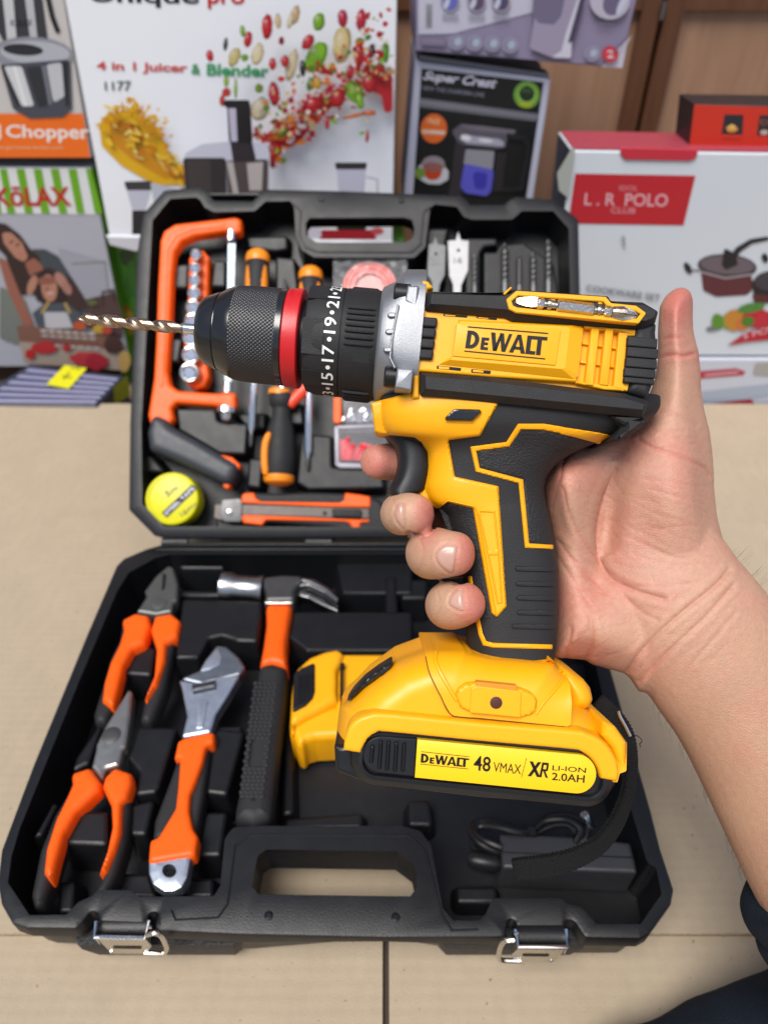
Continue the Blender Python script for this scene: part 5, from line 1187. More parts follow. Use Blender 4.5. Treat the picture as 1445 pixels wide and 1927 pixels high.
# motor housing
core = A((240, 90), (262, 78), (292, 100), (690, 103), (1110, 128), (1270, 155), (1330, 205), (1325, 300), (1325, 400), (1310, 520), (1290, 600), (1270, 690), (232, 640), (225, 400))
bm = bmesh.new(); p2 = [DP.to2(DP.p(x, y, .028)) for x, y in core]; p2 = fillet(ccw(p2), .003, 4)
rings(bm, [[DP.to3(q, h * mm) for q in inset(p2, d * mm)] for d, h in ((9, -25), (6, -24.4), (3, -21), (.6, -14), (0, -8), (0, 8), (.6, 14), (3, 21), (6, 24.4), (9, 25))])
fin('motor_housing', bm, m_yel, drill, 40)
dpart('side_panel', A((235, 470), (250, 215), (262, 92), (280, 64), (304, 70), (330, 102), (300, 106), (290, 192), (655, 225), (690, 240), (1003, 268), (975, 528), (600, 505), (262, 478), (262, 600), (230, 600)), 28, 20, m_yel, r=1.0, rnd=.5)
# vent: a frame of four walls and a grid of bars
vent = dpart('vent_frame', A((1000, 268), (1245, 289), (1240, 318), (1203, 318), (1175, 300), (1012, 282)), 28, 20, m_yel, r=.6, rnd=.3)
dpart('vent_wall', A((1166, 298), (1206, 300), (1206, 320), (1188, 520), (1216, 526), (1206, 569), (1140, 552)), 27.9, 20, m_yel, vent, r=.6, rnd=.3)
dpart('vent_wall', A((972, 522), (1150, 546), (1206, 568), (1100, 562), (970, 532)), 27.8, 20, m_yel, vent, r=.6, rnd=.3)
for x0, x1, x2, x3 in ((1042, 1080, 1052, 1012), (1106, 1144, 1118, 1078)): dpart('vent_bar', A((x0, 280), (x1, 284), (x2, 545), (x3, 540)), 28.3, 19, m_yel, vent, r=.6, rnd=.2)
for a, b in (((1000, 350), (1175, 376)), ((990, 434), (1165, 460))): dpart('vent_rib', stroke(A(a, b), 5), 26.4, 19, m_yel, vent, r=.4, rnd=.1)
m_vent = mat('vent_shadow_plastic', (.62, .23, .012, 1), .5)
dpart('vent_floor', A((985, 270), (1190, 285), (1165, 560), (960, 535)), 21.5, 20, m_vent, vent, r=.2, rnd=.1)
bm = bmesh.new(); lo_ = A((438, 244), (968, 268), (1004, 284), (980, 500), (962, 514), (350, 448), (420, 404)); hi_ = A((446, 252), (930, 276), (944, 288), (922, 462), (908, 468), (402, 426), (432, 400))
rings(bm, [[DP.p(x, y, .020) for x, y in lo_], [DP.p(x, y, .0281) for x, y in lo_], [DP.p(x, y, .0303) for x, y in hi_]]); pn = fin('logo_panel', bm, m_yel, drill, 10)
dpart('logo_plate', A((432, 258), (905, 288), (880, 452), (414, 410)), 30.8, 29, m_yel, pn, r=.35, rnd=.6)
# rubber rails
part('top_rail', DP, A((296, 104), (640, 110), (682, 95), (1130, 126), (1142, 148), (1288, 154), (1360, 196), (1344, 252), (1290, 276), (1100, 264), (690, 240), (655, 224), (290, 192)), [(0, -.030), (0, .0290), (.0022, .0325)], m_rub, drill, .0012, 25)
part('lower_rail', DP, A((266, 475), (600, 498), (1100, 560), (1210, 574), (1290, 598), (1312, 606), (1306, 650), (1286, 682), (268, 580)), [(0, -.030), (0, .0290), (.0026, .0325)], m_rub, drill, .001, 25)
bp = dpart('rear_bumper', A((1240, 272), (1345, 250), (1340, 300), (1348, 380), (1332, 520), (1302, 602), (1210, 574), (1216, 526), (1190, 520), (1205, 318), (1236, 318)), 29.2, -24, m_rub, r=3, rnd=2, seg=4)
for y0, y1, xa, xb, k in ((318, 363, 1208, 1346, 0), (365, 411, 1206, 1349, 0), (413, 457, 1200, 1344, 1), (459, 500, 1194, 1338, 1), (502, 528, 1192, 1332, 1)):
    dpart('bumper_rib', A((xa, y0), (xb - 4, y0 + 12), (xb - 6, y1 + 12), (xa - 3, y1)), 30.2, 20, m_rub, bp, r=.5, rnd=.5)
part('rear_spur', DP, A((1128, 678), (1295, 688), (1306, 700), (1304, 712), (1240, 762), (1165, 795), (1150, 788), (1192, 724)), [(0, -.020), (0, .0250), (.0022, .0285)], m_rub, drill, .001, 25)
part('spur_facet', DP, A((1128, 680), (1290, 686), (1195, 722)), [(0, .018), (0, .0275), (.001, .0284)], m_rub, drill, .0003, 25)
for k in range(4):
    f = lambda t_, s_: (262 - 24 * t_ + (83 - 0 * t_) * s_ + (2 * s_), 226 + 194 * t_ + (6 * s_))
    dpart('gear_pad', A(f(k / 4 + .01, 0), f(k / 4 + .01, 1), f((k + 1) / 4 - .008, 1), f((k + 1) / 4 - .008, 0)), 30.2, 26, m_rub, r=.8, rnd=1.0)
for q in (((370, 217), (480, 226), (478, 236), (372, 228)), ((520, 229), (614, 238), (612, 247), (522, 238)), ((342, 452), (452, 463), (450, 477), (341, 467)), ((497, 468), (586, 476), (584, 491), (497, 484))):
    dpart('slot_shade_plate', A(*q), 28.15, 27, m_ink, r=.05, rnd=.2)  # thin black plate, the shade of a recessed slot put in as colour
    (xa, ya), (xb, yb) = q[0], q[2]
    dpart('slot_key', A((xa + 8, ya + 4), (xa + 56, ya + 8), (xa + 55, yb - 6), (xa + 8, yb - 10)), 28.3, 27, m_yel, r=.05, rnd=.1)
dpart('top_lug', A((640, 126), (676, 94), (684, 99), (650, 132)), 33.2, 28, m_yel, r=.4, rnd=.3)

# bit compartment in the top rail, with its double ended screwdriver bit
tray = part('bit_tray', DP, A((702, 112), (1108, 140), (1132, 168), (1245, 180), (1292, 214), (1256, 262), (1180, 256), (700, 212), (668, 196), (656, 152)), [(0, .0300), (0, .0330), (.0003, .0334), (.0016, .0334), (.0020, .0331), (.0023, .0276)], m_yel, drill, .0008, 25)
for q in (((855, 135), (880, 137), (880, 160), (855, 158)), ((1072, 150), (1094, 152), (1092, 176), (1070, 174)), ((852, 200), (876, 202), (876, 226), (852, 224)), ((1066, 214), (1090, 216), (1090, 240), (1066, 238))):
    dpart('tray_clip', A(*q), 32.6, 28.5, m_yel, tray, r=.4, rnd=.2)
b0, b1 = DP.p(*A((696, 158))[0], .0330), DP.p(*A((1252, 226))[0], .0330); bd = b1 - b0; BL = bd.length
m_bit = mat('bit_nickel', (.50, .47, .42, 1), .24, metal=1, var=.25, vscale=500, bump=.2, bscale=900)
bit = thing('screwdriver_bit', 'double ended silver screwdriver bit clipped in the yellow tray on top of the drill', 'screwdriver bit', b0)
bm = bmesh.new(); u_ = bd.normalized().cross(DP.n)
def hexa(s0, s1, r, seg=6): lathe(bm, b0 + bd * s0, bd, [(0, r * .8), (.0006, r), (BL * (s1 - s0) - .0006, r), (BL * (s1 - s0), r * .8)], seg)
hexa(.335, .640, .0026); hexa(.17, .235, .0024); hexa(.715, .785, .0024)
for s0, s1, r in ((.235, .26, .0013), (.26, .295, .0021), (.295, .335, .0014), (.64, .665, .0014), (.665, .695, .0021), (.695, .715, .0013)): lathe(bm, b0 + bd * s0, bd, [(0, r * .9), (BL * (s1 - s0) / 2, r), (BL * (s1 - s0), r * .9)], 14)
fin('bit_body', bm, m_bit, bit)
bm = bmesh.new(); rings(bm, [[b0 + bd * s + u_ * a * mm + DP.n * z * mm for a, z in ((-w, -h), (w, -h), (w, h), (-w, h))] for s, w, h in ((.005, .9, .25), (.06, 1.6, .35), (.13, 2.0, 1.0), (.172, 1.8, 1.6))]); fin('flat_tip', bm, m_brz, bit)
bm = bmesh.new(); lathe(bm, b0 + bd * .785, bd, [(0, .0022), (BL * .09, .0028), (BL * .17, .0018), (BL * .212, .0004)], 24, fn=lambda t_, a: -.0009 * (math.cos(4 * a) > .2) * min(1, t_ / .004)); fin('cross_tip', bm, m_bit, bit)

# lettering of the maker's panel: heavy capitals drawn as polygons
def logo(bm, f):
    def bar(x0, y0, x1, y1): bm.faces.new([bm.verts.new(f(*q)) for q in ((x0, y0), (x1, y0), (x1, y1), (x0, y1))])
    def pg(*q): bm.faces.new([bm.verts.new(f(*a)) for a in q])
    bar(0, .955, 1, 1); bar(0, 0, 1, .045)
    lo, hi = .14, .84
    # D
    bar(.005, lo, .060, hi)
    def arc(cx, cy, rx, ry, tx, ty, n=12):
        for k in range(n):
            a, b = math.pi * (k / n - .5), math.pi * ((k + 1) / n - .5)
            pg((cx + (rx - tx) * math.cos(a), cy + (ry - ty) * math.sin(a)), (cx + rx * math.cos(a), cy + ry * math.sin(a)), (cx + rx * math.cos(b), cy + ry * math.sin(b)), (cx + (rx - tx) * math.cos(b), cy + (ry - ty) * math.sin(b)))
    arc(.060, (lo + hi) / 2, .105, (hi - lo) / 2, .055, .145)
    # small E
    eh = .62; bar(.190, lo, .232, eh); bar(.232, lo, .285, lo + .11); bar(.232, eh - .11, .285, eh); bar(.232, .335, .278, .435)
    # W
    pg((.295, hi), (.350, hi), (.393, lo), (.345, lo)); pg((.432, hi - .02), (.418, hi - .24), (.393, lo), (.372, lo + .16)); pg((.405, hi), (.458, hi), (.500, lo), (.452, lo)); pg((.500, lo), (.462, lo), (.520, hi), (.560, hi)); pg((.345, lo), (.393, lo), (.440, hi - .05), (.415, hi))
    # A
    pg((.545, lo), (.598, lo), (.662, hi), (.625, hi)); pg((.690, lo), (.745, lo), (.672, hi), (.630, hi)); bar(.598, .27, .690, .38)
    # L
    bar(.748, lo, .803, hi); bar(.803, lo, .868, lo + .13)
    # T
    bar(.800, hi - .13, .998, hi); bar(.878, lo, .934, hi - .13)
lp = bpy.data.objects['logo_plate']
bm = bmesh.new(); logo(bm, qm(DP, A((482, 274), (846, 304), (832, 425), (465, 389)), .0310)); fin('lettering', bm, m_ink, lp, recalc=False)

# gear case in cast aluminium: loft along the axis
GC = [(1138, 205, 800, 27), (1120, 300, 830, 29), (1085, 0, 0, 0)]
bm = bmesh.new(); ax0 = (E((330, 445))[0]); sl = .0965
def axpt(x, off=0.0): return (ax0[0] + (x - 330) / 3.0104, ax0[1] + (x - 330) / 3.0104 * sl)      # axis pixel at E-x
AXD = (DP.p(*axpt(1330)) - DP.p(*axpt(330))).normalized(); AXN = DP.n.cross(AXD)
EPX = DM / F / 3.0104                                        # metres per E-pixel in the middle plane
AX0 = DP.p(*axpt(330))
def ax(x): return AX0 + AXD * ((x - 330) * EPX * 1.0046)
loops = []
for x, up, dn, zz, n in ((1118, 300, 292, 28, 2.2), (1124, 312, 304, 29.0, 2.2), (1140, 318, 322, 30.0, 2.3), (1180, 338, 326, 30.6, 2.4), (1215, 386, 328, 31, 2.6), (1240, 404, 330, 31, 2.8), (1330, 408, 334, 31, 3.0), (1344, 406, 335, 31, 3.0)):
    l = []
    for k in range(64):
        t_ = 2 * math.pi * k / 64; c_, s_ = math.cos(t_), math.sin(t_)
        v_ = math.copysign(abs(s_) ** (2 / n), s_); l.append(ax(x) + AXN * v_ * (up if v_ > 0 else dn) * EPX + DP.n * math.copysign(abs(c_) ** (2 / n), c_) * zz * mm)
    loops.append(l)
rings(bm, loops); gc = fin('gear_case', bm, m_alu, drill, 40)
for pts, f in ((E((1285, 168), (1352, 172), (1338, 300), (1268, 262)), 30.5), (E((1225, 636), (1322, 644), (1308, 770), (1212, 752)), 33.0)):
    dpart('screw_boss', pts, f, 10, m_alu, gc, r=1.0, rnd=.6)
for x, y in ((1250, 224), (1196, 690)):
    bm = bmesh.new(); q = DP.p(*E((x, y))[0], .026); lathe(bm, q - AXD * .003, AXD, [(0, .0034), (.0006, .0042), (.0062, .0042), (.0066, .0036)], 18); fin('screw_head', bm, m_blk, gc)
bm = bmesh.new()
for k, (x, y) in enumerate(((1195, 338), (1183, 432), (1172, 535))):
    prism(bm, DP, E((x - 24, y - 6), (x - 10, y - 15), (x + 24, y - 14), (x + 24, y + 14), (x - 10, y + 15), (x - 24, y + 6)), [(0, .029), (0, .0312), (.0004, .0318)], .0004)
fin('setting_mark', bm, m_alu, gc)
bm = bmesh.new(); prism(bm, DP, stroke(E((1232, 280), (1214, 380), (1196, 480), (1186, 580), (1214, 640)), 4.5), [(0, .0285), (0, .0313), (.0003, .0316)]); fin('step_line', bm, m_alu, gc)

# torque collar with its numbers, and the chuck
def rad(px): return px * EPX
bm = bmesh.new(); lathe(bm, ax(715), AXD, [(0, rad(232)), (rad(8), rad(262)), (rad(20), rad(284)), (rad(70), rad(300)), (rad(205), rad(302)), (rad(207), rad(297)), (rad(211), rad(297)), (rad(213), rad(302)), (rad(395), rad(306)), (rad(410), rad(300))], 96); col = fin('torque_collar', bm, m_rub, drill, 25)
nz, ny = DP.n, AXN                                            # around the axis: angle 0 faces the phone, positive is up
def cyl(x, r, a): return ax(x) + (nz * math.cos(a) + ny * math.sin(a)) * r
def wrap(x0, x1, a0, a1, r): return lambda u, v: cyl(x1 + (x0 - x1) * v, r, a0 + (a1 - a0) * u)
bm = bmesh.new(); r_ = rad(302) + .00012
for s_, a in (('13', -82), ('15', -53), ('17', -24), ('19', 4), ('21', 31), ('23', 59), ('11', -111), ('9', -139), ('1', 150), ('3', 120)):
    h = 8.2 if len(s_) == 2 else 4.2
    text(bm, s_, wrap(836, 900, R(a - h), R(a + h), r_), .012)
for a in (-67.5, -38.5, -10, 17.5, 45, 73, -97, -125):
    bm.faces.new([bm.verts.new(cyl(870 + 12 * math.cos(t_), r_, R(a) + 12 * EPX / r_ * math.sin(t_))) for t_ in (2 * math.pi * k / 18 for k in range(18))])
fin('number_scale', bm, m_wht, col, recalc=False)
bm = bmesh.new()
for a0 in (-2, 92, -96):
    for k in range(7):
        a = R(a0 + 27 - k * 6.2)
        tube(bm, [cyl(950, rad(303), a), cyl(960, rad(309), a), cyl(1086, rad(310), a), cyl(1096, rad(303), a)], rad(9), 8)
o = fin('grip_ridges', bm, m_rub, col)
bm = bmesh.new()
for a0, a1, xa, xb in ((34, 62, 728, 840), (-26, 10, 726, 838), (-64, -44, 728, 836), (70, 96, 728, 840), (-30, -14, 1000, 1115)):
    q = [cyl(xa, rad(303), R(a0)), cyl(xb, rad(304), R(a0)), cyl(xb, rad(304), R(a1)), cyl(xa, rad(296), R(a1))]
    n = 8; lo_, hi_ = [], []
    for k in range(n + 1):
        a = R(a0 + (a1 - a0) * k / n); lo_.append((a, xa)); hi_.append((a, xb))
    loop = lo_ + hi_[::-1]
    rings(bm, [[cyl(x, rad(294), a) for a, x in loop], [cyl(x, rad(305.5) if x > 800 else rad(300), a) for a, x in loop]])
fin('raised_segment', bm, m_rub, col, 25)
bm = bmesh.new(); lathe(bm, ax(604), AXD, [(0, rad(258)), (rad(4), rad(268)), (rad(8), rad(273)), (rad(70), rad(277)), (rad(84), rad(276)), (rad(90), rad(268)), (rad(92), rad(225))], 96); ring_ = fin('red_ring', bm, m_red, drill, 30)
bm = bmesh.new(); text(bm, 'GRIP', wrap(622, 652, R(42), R(62), rad(275.6)), .01); fin('embossed_lettering', bm, m_red, ring_, recalc=False)
bm = bmesh.new(); lathe(bm, ax(690), AXD, [(0, rad(216)), (rad(40), rad(220))], 48); fin('neck', bm, m_blk, drill)
bm = bmesh.new()
lathe(bm, ax(104), AXD, [(0, rad(42)), (0.0001, rad(92)), (rad(3), rad(112)), (rad(12), rad(148)), (rad(26), rad(172)), (rad(44), rad(187)), (rad(70), rad(199)), (rad(104), rad(212)), (rad(120), rad(217)), (rad(123), rad(212)), (rad(127), rad(212)), (rad(130), rad(219)), (rad(170), rad(242)), (rad(190), rad(251)), (rad(204), rad(257)), (rad(222), rad(260))], 80)
chuck = fin('chuck', bm, m_chk, drill, 28)
bm = bmesh.new(); NS, NR = 576, 100
loops = []
for i in range(NR + 1):
    x = 318 + (572 - 318) * i / NR; base_r = rad(258 + 8 * min(1, i / 40)); l = []
    for k in range(NS):
        a = 2 * math.pi * k / NS
        p_, q_ = a * 80 + i * .70, a * 80 - i * .70
        e_ = min(1, min(i, NR - i) / 4)
        l.append(ax(x) + (nz * math.cos(a) + ny * math.sin(a)) * (base_r + .00034 * e_ * (max(abs(math.sin(p_ / 2)), abs(math.sin(q_ / 2))) ** 1.0 * 2 - 1.6)))
    loops.append(l)
rings(bm, loops); fin('knurled_sleeve', bm, mat('knurl_black', (.016, .016, .018, 1), .34, spec=.7), chuck, 180)
bm = bmesh.new(); lathe(bm, ax(568), AXD, [(0, rad(262)), (rad(2), rad(268)), (rad(32), rad(268)), (rad(38), rad(262))], 80); fin('rear_band', bm, m_chk, chuck, 28)
# the fitted twist drill
tipx = (145 - 340) * 3.0104
bm = bmesh.new(); twist(bm, ax(16), ax(tipx * 1.0) - AXD * 0, rad(35), 1.95, 48, 150, 1.9); fl = fin('drill_bit', bm, m_brz, drill, 40)
bm = bmesh.new(); lathe(bm, ax(10), AXD, [(0, rad(28)), (.0003, rad(30)), (rad(112), rad(30))], 24); fin('shank', bm, m_chr, fl)

# battery and foot ---------------------------------------------------------
battery = None
top_line = [V(q) for q in C((70, 520), (92, 345), (122, 322), (200, 240), (330, 146), (472, 94), (640, 98), (1000, 140), (1100, 300), (1246, 404), (1260, 436), (1302, 440), (1350, 508))]
def dome(name, pts, m, zmax, R_, line, floor_=0.0, add=0.0, rnd=4, step=5.0, pw=2.2, parent=drill, back=None, ang=40):
    """mirrored solid: rises from the silhouette line to zmax (mm) within R_ pixels"""
    p = fillet(ccw(pts), rnd, 4)
    dense, vv, ff, ed = fillgrid(p, step)
    dl = dists([(q.x, q.y) for q in vv], line, False)
    bm = bmesh.new(); a = []
    for q, d in zip(vv, dl):
        k = min(1, d / R_); z = floor_ + (zmax - floor_) * (1 - (1 - k) ** pw) ** (1 / pw) + add
        a.append(bm.verts.new(DP.p(q.x, q.y, z * mm)))
    for f in ff: bm.faces.new([a[i] for i in f])
    b = [bm.verts.new(v_.co - DP.n * 2 * DP.n.dot(v_.co - DP.o)) for v_ in a]
    for f in ff: bm.faces.new([b[i] for i in f][::-1])
    for e in ed: bm.faces.new((a[e[1]], a[e[0]], b[e[0]], b[e[1]]))
    bmesh.ops.remove_doubles(bm, verts=bm.verts, dist=2e-5)
    return fin(name, bm, m, parent, ang)
battery = dome('battery_pack', C((70, 520), (92, 345), (122, 322), (200, 240), (330, 146), (472, 94), (640, 98), (1000, 140), (1100, 300), (1246, 404), (1260, 436), (1302, 440), (1350, 508), (1347, 632), (1318, 642), (1308, 682), (1235, 672), (1150, 600), (300, 520), (185, 566), (108, 545)), m_yel, 33, 78, top_line, 4)
dpart('lower_shell', C((66, 515), (106, 522), (150, 500), (300, 480), (1160, 560), (1240, 620), (1310, 650), (1300, 700), (1262, 752), (1200, 790), (700, 752), (260, 700), (165, 672), (72, 636)), 30, -30, m_blk, battery, r=2, rnd=2)
def arc_pts(cx, cy, r, a0, a1, n=18): return [(cx + r * math.cos(R(a0 + (a1 - a0) * k / n)), cy + r * math.sin(R(a0 + (a1 - a0) * k / n))) for k in range(n + 1)]
rim = part('pod', DP, C(*([(262, 400), (190, 430), (150, 480)] + arc_pts(258, 590, 124, 190, 96) + arc_pts(1180, 684, 124, 96, -10) + [(1290, 600), (1250, 530), (1190, 495)])), [(0, .020), (0, .0325), (.0008, .0348), (.0034, .0370), (.0046, .0372), (.0050, .0368), (.0052, .0345)], m_blk, battery, 0, 25)
arch = C((108, 545), (112, 500), (132, 440), (165, 405), (215, 385), (300, 378), (700, 418), (1100, 452), (1180, 468), (1250, 505), (1300, 570), (1318, 640), (1308, 682), (1238, 670), (1222, 622), (1190, 578), (1150, 552), (1090, 540), (700, 505), (300, 466), (262, 466), (222, 488), (198, 525), (185, 558))
arch = smooth(arch[:13], 4) + smooth(arch[13:], 4)
bm = bmesh.new(); puff(bm, DP, arch, .0377, .014, .0016, .0005, .0006, 2.0); fin('yellow_arch', bm, m_yel, battery, 40)
dpart('rear_block', C((1244, 412), (1302, 440), (1350, 510), (1347, 630), (1318, 642), (1312, 600), (1290, 540), (1240, 480)), 31, -31, m_yel, battery, r=2.0, rnd=1)
lab = part('label', DP, C(*([(432, 494)] + arc_pts(1130, 645, 85, -82, 98) + [(421, 660)])), [(0, .0345), (0, .0370), (.0002, .0371)], m_yel2, battery, 0)
gb = part('grip_pad', DP, C(*([(428, 493)] + [(418, 657)] + arc_pts(272, 562, 80, 100, 272))), [(0, .0345), (0, .0366), (.0004, .0369)], m_blk, battery, 0, 25)
for x, y0, y1 in ((236, 520, 602), (272, 500, 628), (306, 502, 634), (341, 506, 640), (375, 510, 640)):
    bm = bmesh.new(); puff(bm, DP, stroke(C((x, y0), (x - 8, y1)), 8.0), .0384, .002, .0014, .0012, .0004, 2.0); fin('pad_rib', bm, m_blk, gb)
o_ = .0373
bm = bmesh.new(); logo(bm, qm(DP, C((448, 545), (660, 568), (655, 624), (444, 602)), o_)); fin('lettering', bm, m_ink, lab, recalc=False)
bm = bmesh.new()
text(bm, '48', qm(DP, C((680, 562), (755, 570), (750, 636), (677, 628)), o_), .014)
text(bm, 'VMAX', qm(DP, C((766, 592), (888, 604), (884, 646), (763, 634)), o_), 0)
text(bm, 'LI-ION', qm(DP, C((1024, 606), (1172, 618), (1169, 640), (1022, 628)), o_), .006)
text(bm, '2.0AH', qm(DP, C((1022, 638), (1166, 650), (1163, 684), (1020, 671)), o_), .014)
f = qm(DP, C((918, 588), (1010, 596), (1004, 662), (914, 654)), o_)
def pg(*q): bm.faces.new([bm.verts.new(f(*a)) for a in q])
pg((0, 0), (.17, 0), (.62, 1), (.45, 1)); pg((.05, 1), (.22, 1), (.62, 0), (.45, 0)); pg((.56, 0), (.68, 0), (.76, 1), (.66, 1)); pg((.66, 1), (.70, .84), (.98, .84), (.96, 1)); pg((.88, .84), (.98, .84), (.96, .46), (.86, .46)); pg((.66, .42), (.90, .42), (.92, .56), (.66, .56)); pg((.74, .42), (.84, .42), (1.0, 0), (.88, 0))
f = qm(DP, C((888, 570), (912, 575), (912, 665), (886, 660)), o_); pg((.0, 0), (.08, 0), (.95, 1), (.87, 1))
fin('lettering', bm, m_ink, lab, recalc=False)
bm = bmesh.new(); puff(bm, DP, C((114, 340), (150, 285), (200, 232), (262, 186), (328, 145), (316, 190), (290, 214), (215, 258), (165, 300)), .0205, .010, .0015, .001, .0012); rel = fin('release_button', bm, m_blk, battery)
bm = bmesh.new(); puff(bm, DP, C((185, 272), (230, 222), (290, 182), (282, 200), (240, 238)), .0215, .003, .0008, .0006, .0009); fin('button_dish', bm, m_chk, rel)

foot_line = [V(q) for q in C((460, 98), (640, 98), (660, 112), (760, 132), (1005, 150), (1028, 160), (1070, 205))]
foot = dome('foot', C((464, 100), (520, 98), (642, 104), (700, 122), (820, 140), (1005, 148), (1024, 140), (1040, 175), (1075, 200), (1100, 255), (1108, 330), (1104, 430), (1082, 437), (900, 420), (582, 388), (530, 300), (488, 215), (470, 150)), m_yel, 34.2, 95, foot_line, 16, 0, step=4.5)
bm = bmesh.new(); puff(bm, DP, stroke(C((512, 100), (508, 140), (528, 200), (586, 300), (600, 330), (640, 372), (930, 402), (955, 372), (1060, 245), (1070, 205)), 3.5), .0338, .004, .0007, 0, .0006); 
bm.free()
bm = bmesh.new(); puff(bm, DP, C((1070, 190), (1130, 215), (1185, 250), (1216, 290), (1226, 330), (1212, 368), (1185, 388), (1098, 390), (1080, 280)), .021, .040, .009, .002, .0016); fin('rear_lobe', bm, m_yel, foot, 50)
bm = bmesh.new(); puff(bm, DP, C((598, 300), (612, 270), (645, 250), (690, 246), (890, 272), (935, 290), (958, 320), (955, 360), (935, 388), (890, 398), (660, 376), (620, 355)), .0362, .006, .0012, .002, .0009); mt = fin('bit_holder_mount', bm, m_yel, foot, 40)
dpart('mount_recess', C((668, 268), (690, 258), (868, 280), (888, 290), (884, 398), (662, 377)), 36.9, 34, m_yel, mt, r=.4, rnd=.4)
dpart('mount_notch', C((690, 240), (868, 258), (866, 284), (690, 266)), 36.6, 33, m_vent, mt, r=.2, rnd=.2)
bm = bmesh.new(); q = DP.p(*C((776, 331))[0], .0366); lathe(bm, q, DP.n, [(0, .0023), (.0004, .0023), (.00055, .0018)], 20); fin('screw_hole', bm, mat('deep_hole', (.06, .012, .004, 1), .6), mt)
bm = bmesh.new(); puff(bm, DP, stroke(C((466, 100), (474, 160), (500, 230), (584, 386), (700, 402), (1080, 440)), 3.0), .0342, .003, .0006, 0, .0006); bm.free()
# seam grooves of the foot, dark thin lines following the dome
def seam(name, path, m, wd, line, zmax, R_, fl, add):
    dense = smooth(path, 8); bm = bmesh.new()
    pts = []
    ds = dists(dense, line, False)
    for q, d in zip(dense, ds):
        k = min(1, d / R_); z = fl + (zmax - fl) * (1 - (1 - k) ** 2.2) ** (1 / 2.2) + add
        pts.append(DP.p(q[0], q[1], z * mm))
    tube(bm, pts, wd * mm, 8); fin(name, bm, m, foot)
seam('seam', C((468, 130), (486, 205), (532, 300), (584, 387), (700, 400), (900, 420), (1080, 438)), mat('seam_shadow', (.10, .03, .002, 1), .7), .22, foot_line, 34.2, 95, 16, .02)
seam('step_edge', C((514, 112), (512, 150), (535, 205), (585, 290), (604, 320)), m_yel, .8, foot_line, 34.2, 95, 16, .0)
seam('step_edge', C((950, 380), (985, 330), (1050, 255), (1066, 215)), m_yel, .7, foot_line, 34.2, 95, 16, -.1)

# wrist strap: flat woven band that leaves the foot and loops down
SP = smooth([(1124, 1322, .300, 7.6, 0), (1150, 1345, .300, 7.6, 0), (1174, 1378, .300, 7.6, 10), (1186, 1420, .300, 7.6, 30), (1188, 1462, .298, 7.6, 40), (1180, 1505, .296, 7.6, 36), (1160, 1552, .294, 8, 28), (1128, 1592, .292, 8.2, 20), (1080, 1618, .290, 8.6, 12), (1025, 1631, .289, 8.6, 6), (985, 1635, .288, 8.2, 2), (966, 1637, .289, 7.6, 0)], 26)
def strap(name, off, m, wk=1.0):
    bm = bmesh.new(); loops = []
    for i, (x, y, d, wmm, tw) in enumerate(SP):
        c = DP.p(x, y, DM - d); e = SP[min(len(SP) - 1, i + 1)]; f_ = SP[max(0, i - 1)]
        tg = (DP.p(e[0], e[1], DM - e[2]) - DP.p(f_[0], f_[1], DM - f_[2])).normalized()
        sd_ = (DP.n - tg * DP.n.dot(tg)).normalized(); nr = tg.cross(sd_)
        a = R(90 - tw); wv = (nr * math.sin(a) + sd_ * math.cos(a)); th = (nr * math.cos(a) - sd_ * math.sin(a))
        c = c + th * off * mm; w2 = wmm * .5 * wk * mm; t2 = .55 * mm
        jit = .20 * mm * (1 if i % 4 < 2 else -1); c = c + th * (.13 * mm if i % 4 < 2 else 0)
        loops.append([c - wv * (w2 + jit) - th * t2, c + wv * (w2 + jit) - th * t2, c + wv * (w2 + jit) + th * t2, c - wv * (w2 + jit) + th * t2])
    rings(bm, loops); return fin(name, bm, m, drill, 30)
ws = strap('wrist_strap', 0, m_web); strap('wrist_strap', 1.6, m_web, .96)
bm = bmesh.new(); tube(bm, [DP.p(x, y, .002) for x, y in smooth(P((325, 365), (335, 395), (360, 440), (385, 490)), 4)], .0007, 6); fin('strap_ring', bm, m_zin, ws)
bm = bmesh.new(); tube(bm, [DP.p(x, y, .001) for x, y in smooth(P((385, 488), (410, 486), (434, 500), (444, 518), (432, 530), (438, 546)), 6)], .00018, 5); fin('loose_thread', bm, m_web, ws)

# ------------------------------------------------------------------ the hand that holds it
def hp(x, y, z): return DP.p(x, y, z * mm)
raw = bmesh.new()
# palm and thumb: closed pillow over the traced outline
PALM = D((145, 1772), (150, 1640), (154, 1500), (158, 1290), (148, 1235), (120, 1100), (98, 985), (93, 930), (104, 880), (130, 846), (180, 816), (250, 792), (330, 772), (420, 740), (500, 690), (545, 640), (585, 570), (620, 480), (634, 380), (634, 250), (642, 140), (668, 92), (710, 58), (755, 48), (788, 68), (801, 110), (799, 180), (801, 250), (822, 340), (835, 430), (838, 520), (850, 610), (878, 720), (892, 830), (898, 980), (911, 1110), (938, 1220), (1000, 1310), (1080, 1400), (1150, 1480), (1150, 1700), (900, 1940), (545, 1935), (505, 1868), (472, 1842), (430, 1834), (322, 1802), (298, 1782), (220, 1778))
MID = [(540, -13), (700, -13), (800, -13), (900, -14), (1000, -15), (1270, -12)]
def bump(x, y, cx, cy, sx, sy, a):
    c_, s_ = math.cos(R(a)), math.sin(R(a)); dx, dy = x - cx, y - cy
    u, v = (dx * c_ + dy * s_) / sx, (-dx * s_ + dy * c_) / sy
    return math.exp(-(u * u + v * v))
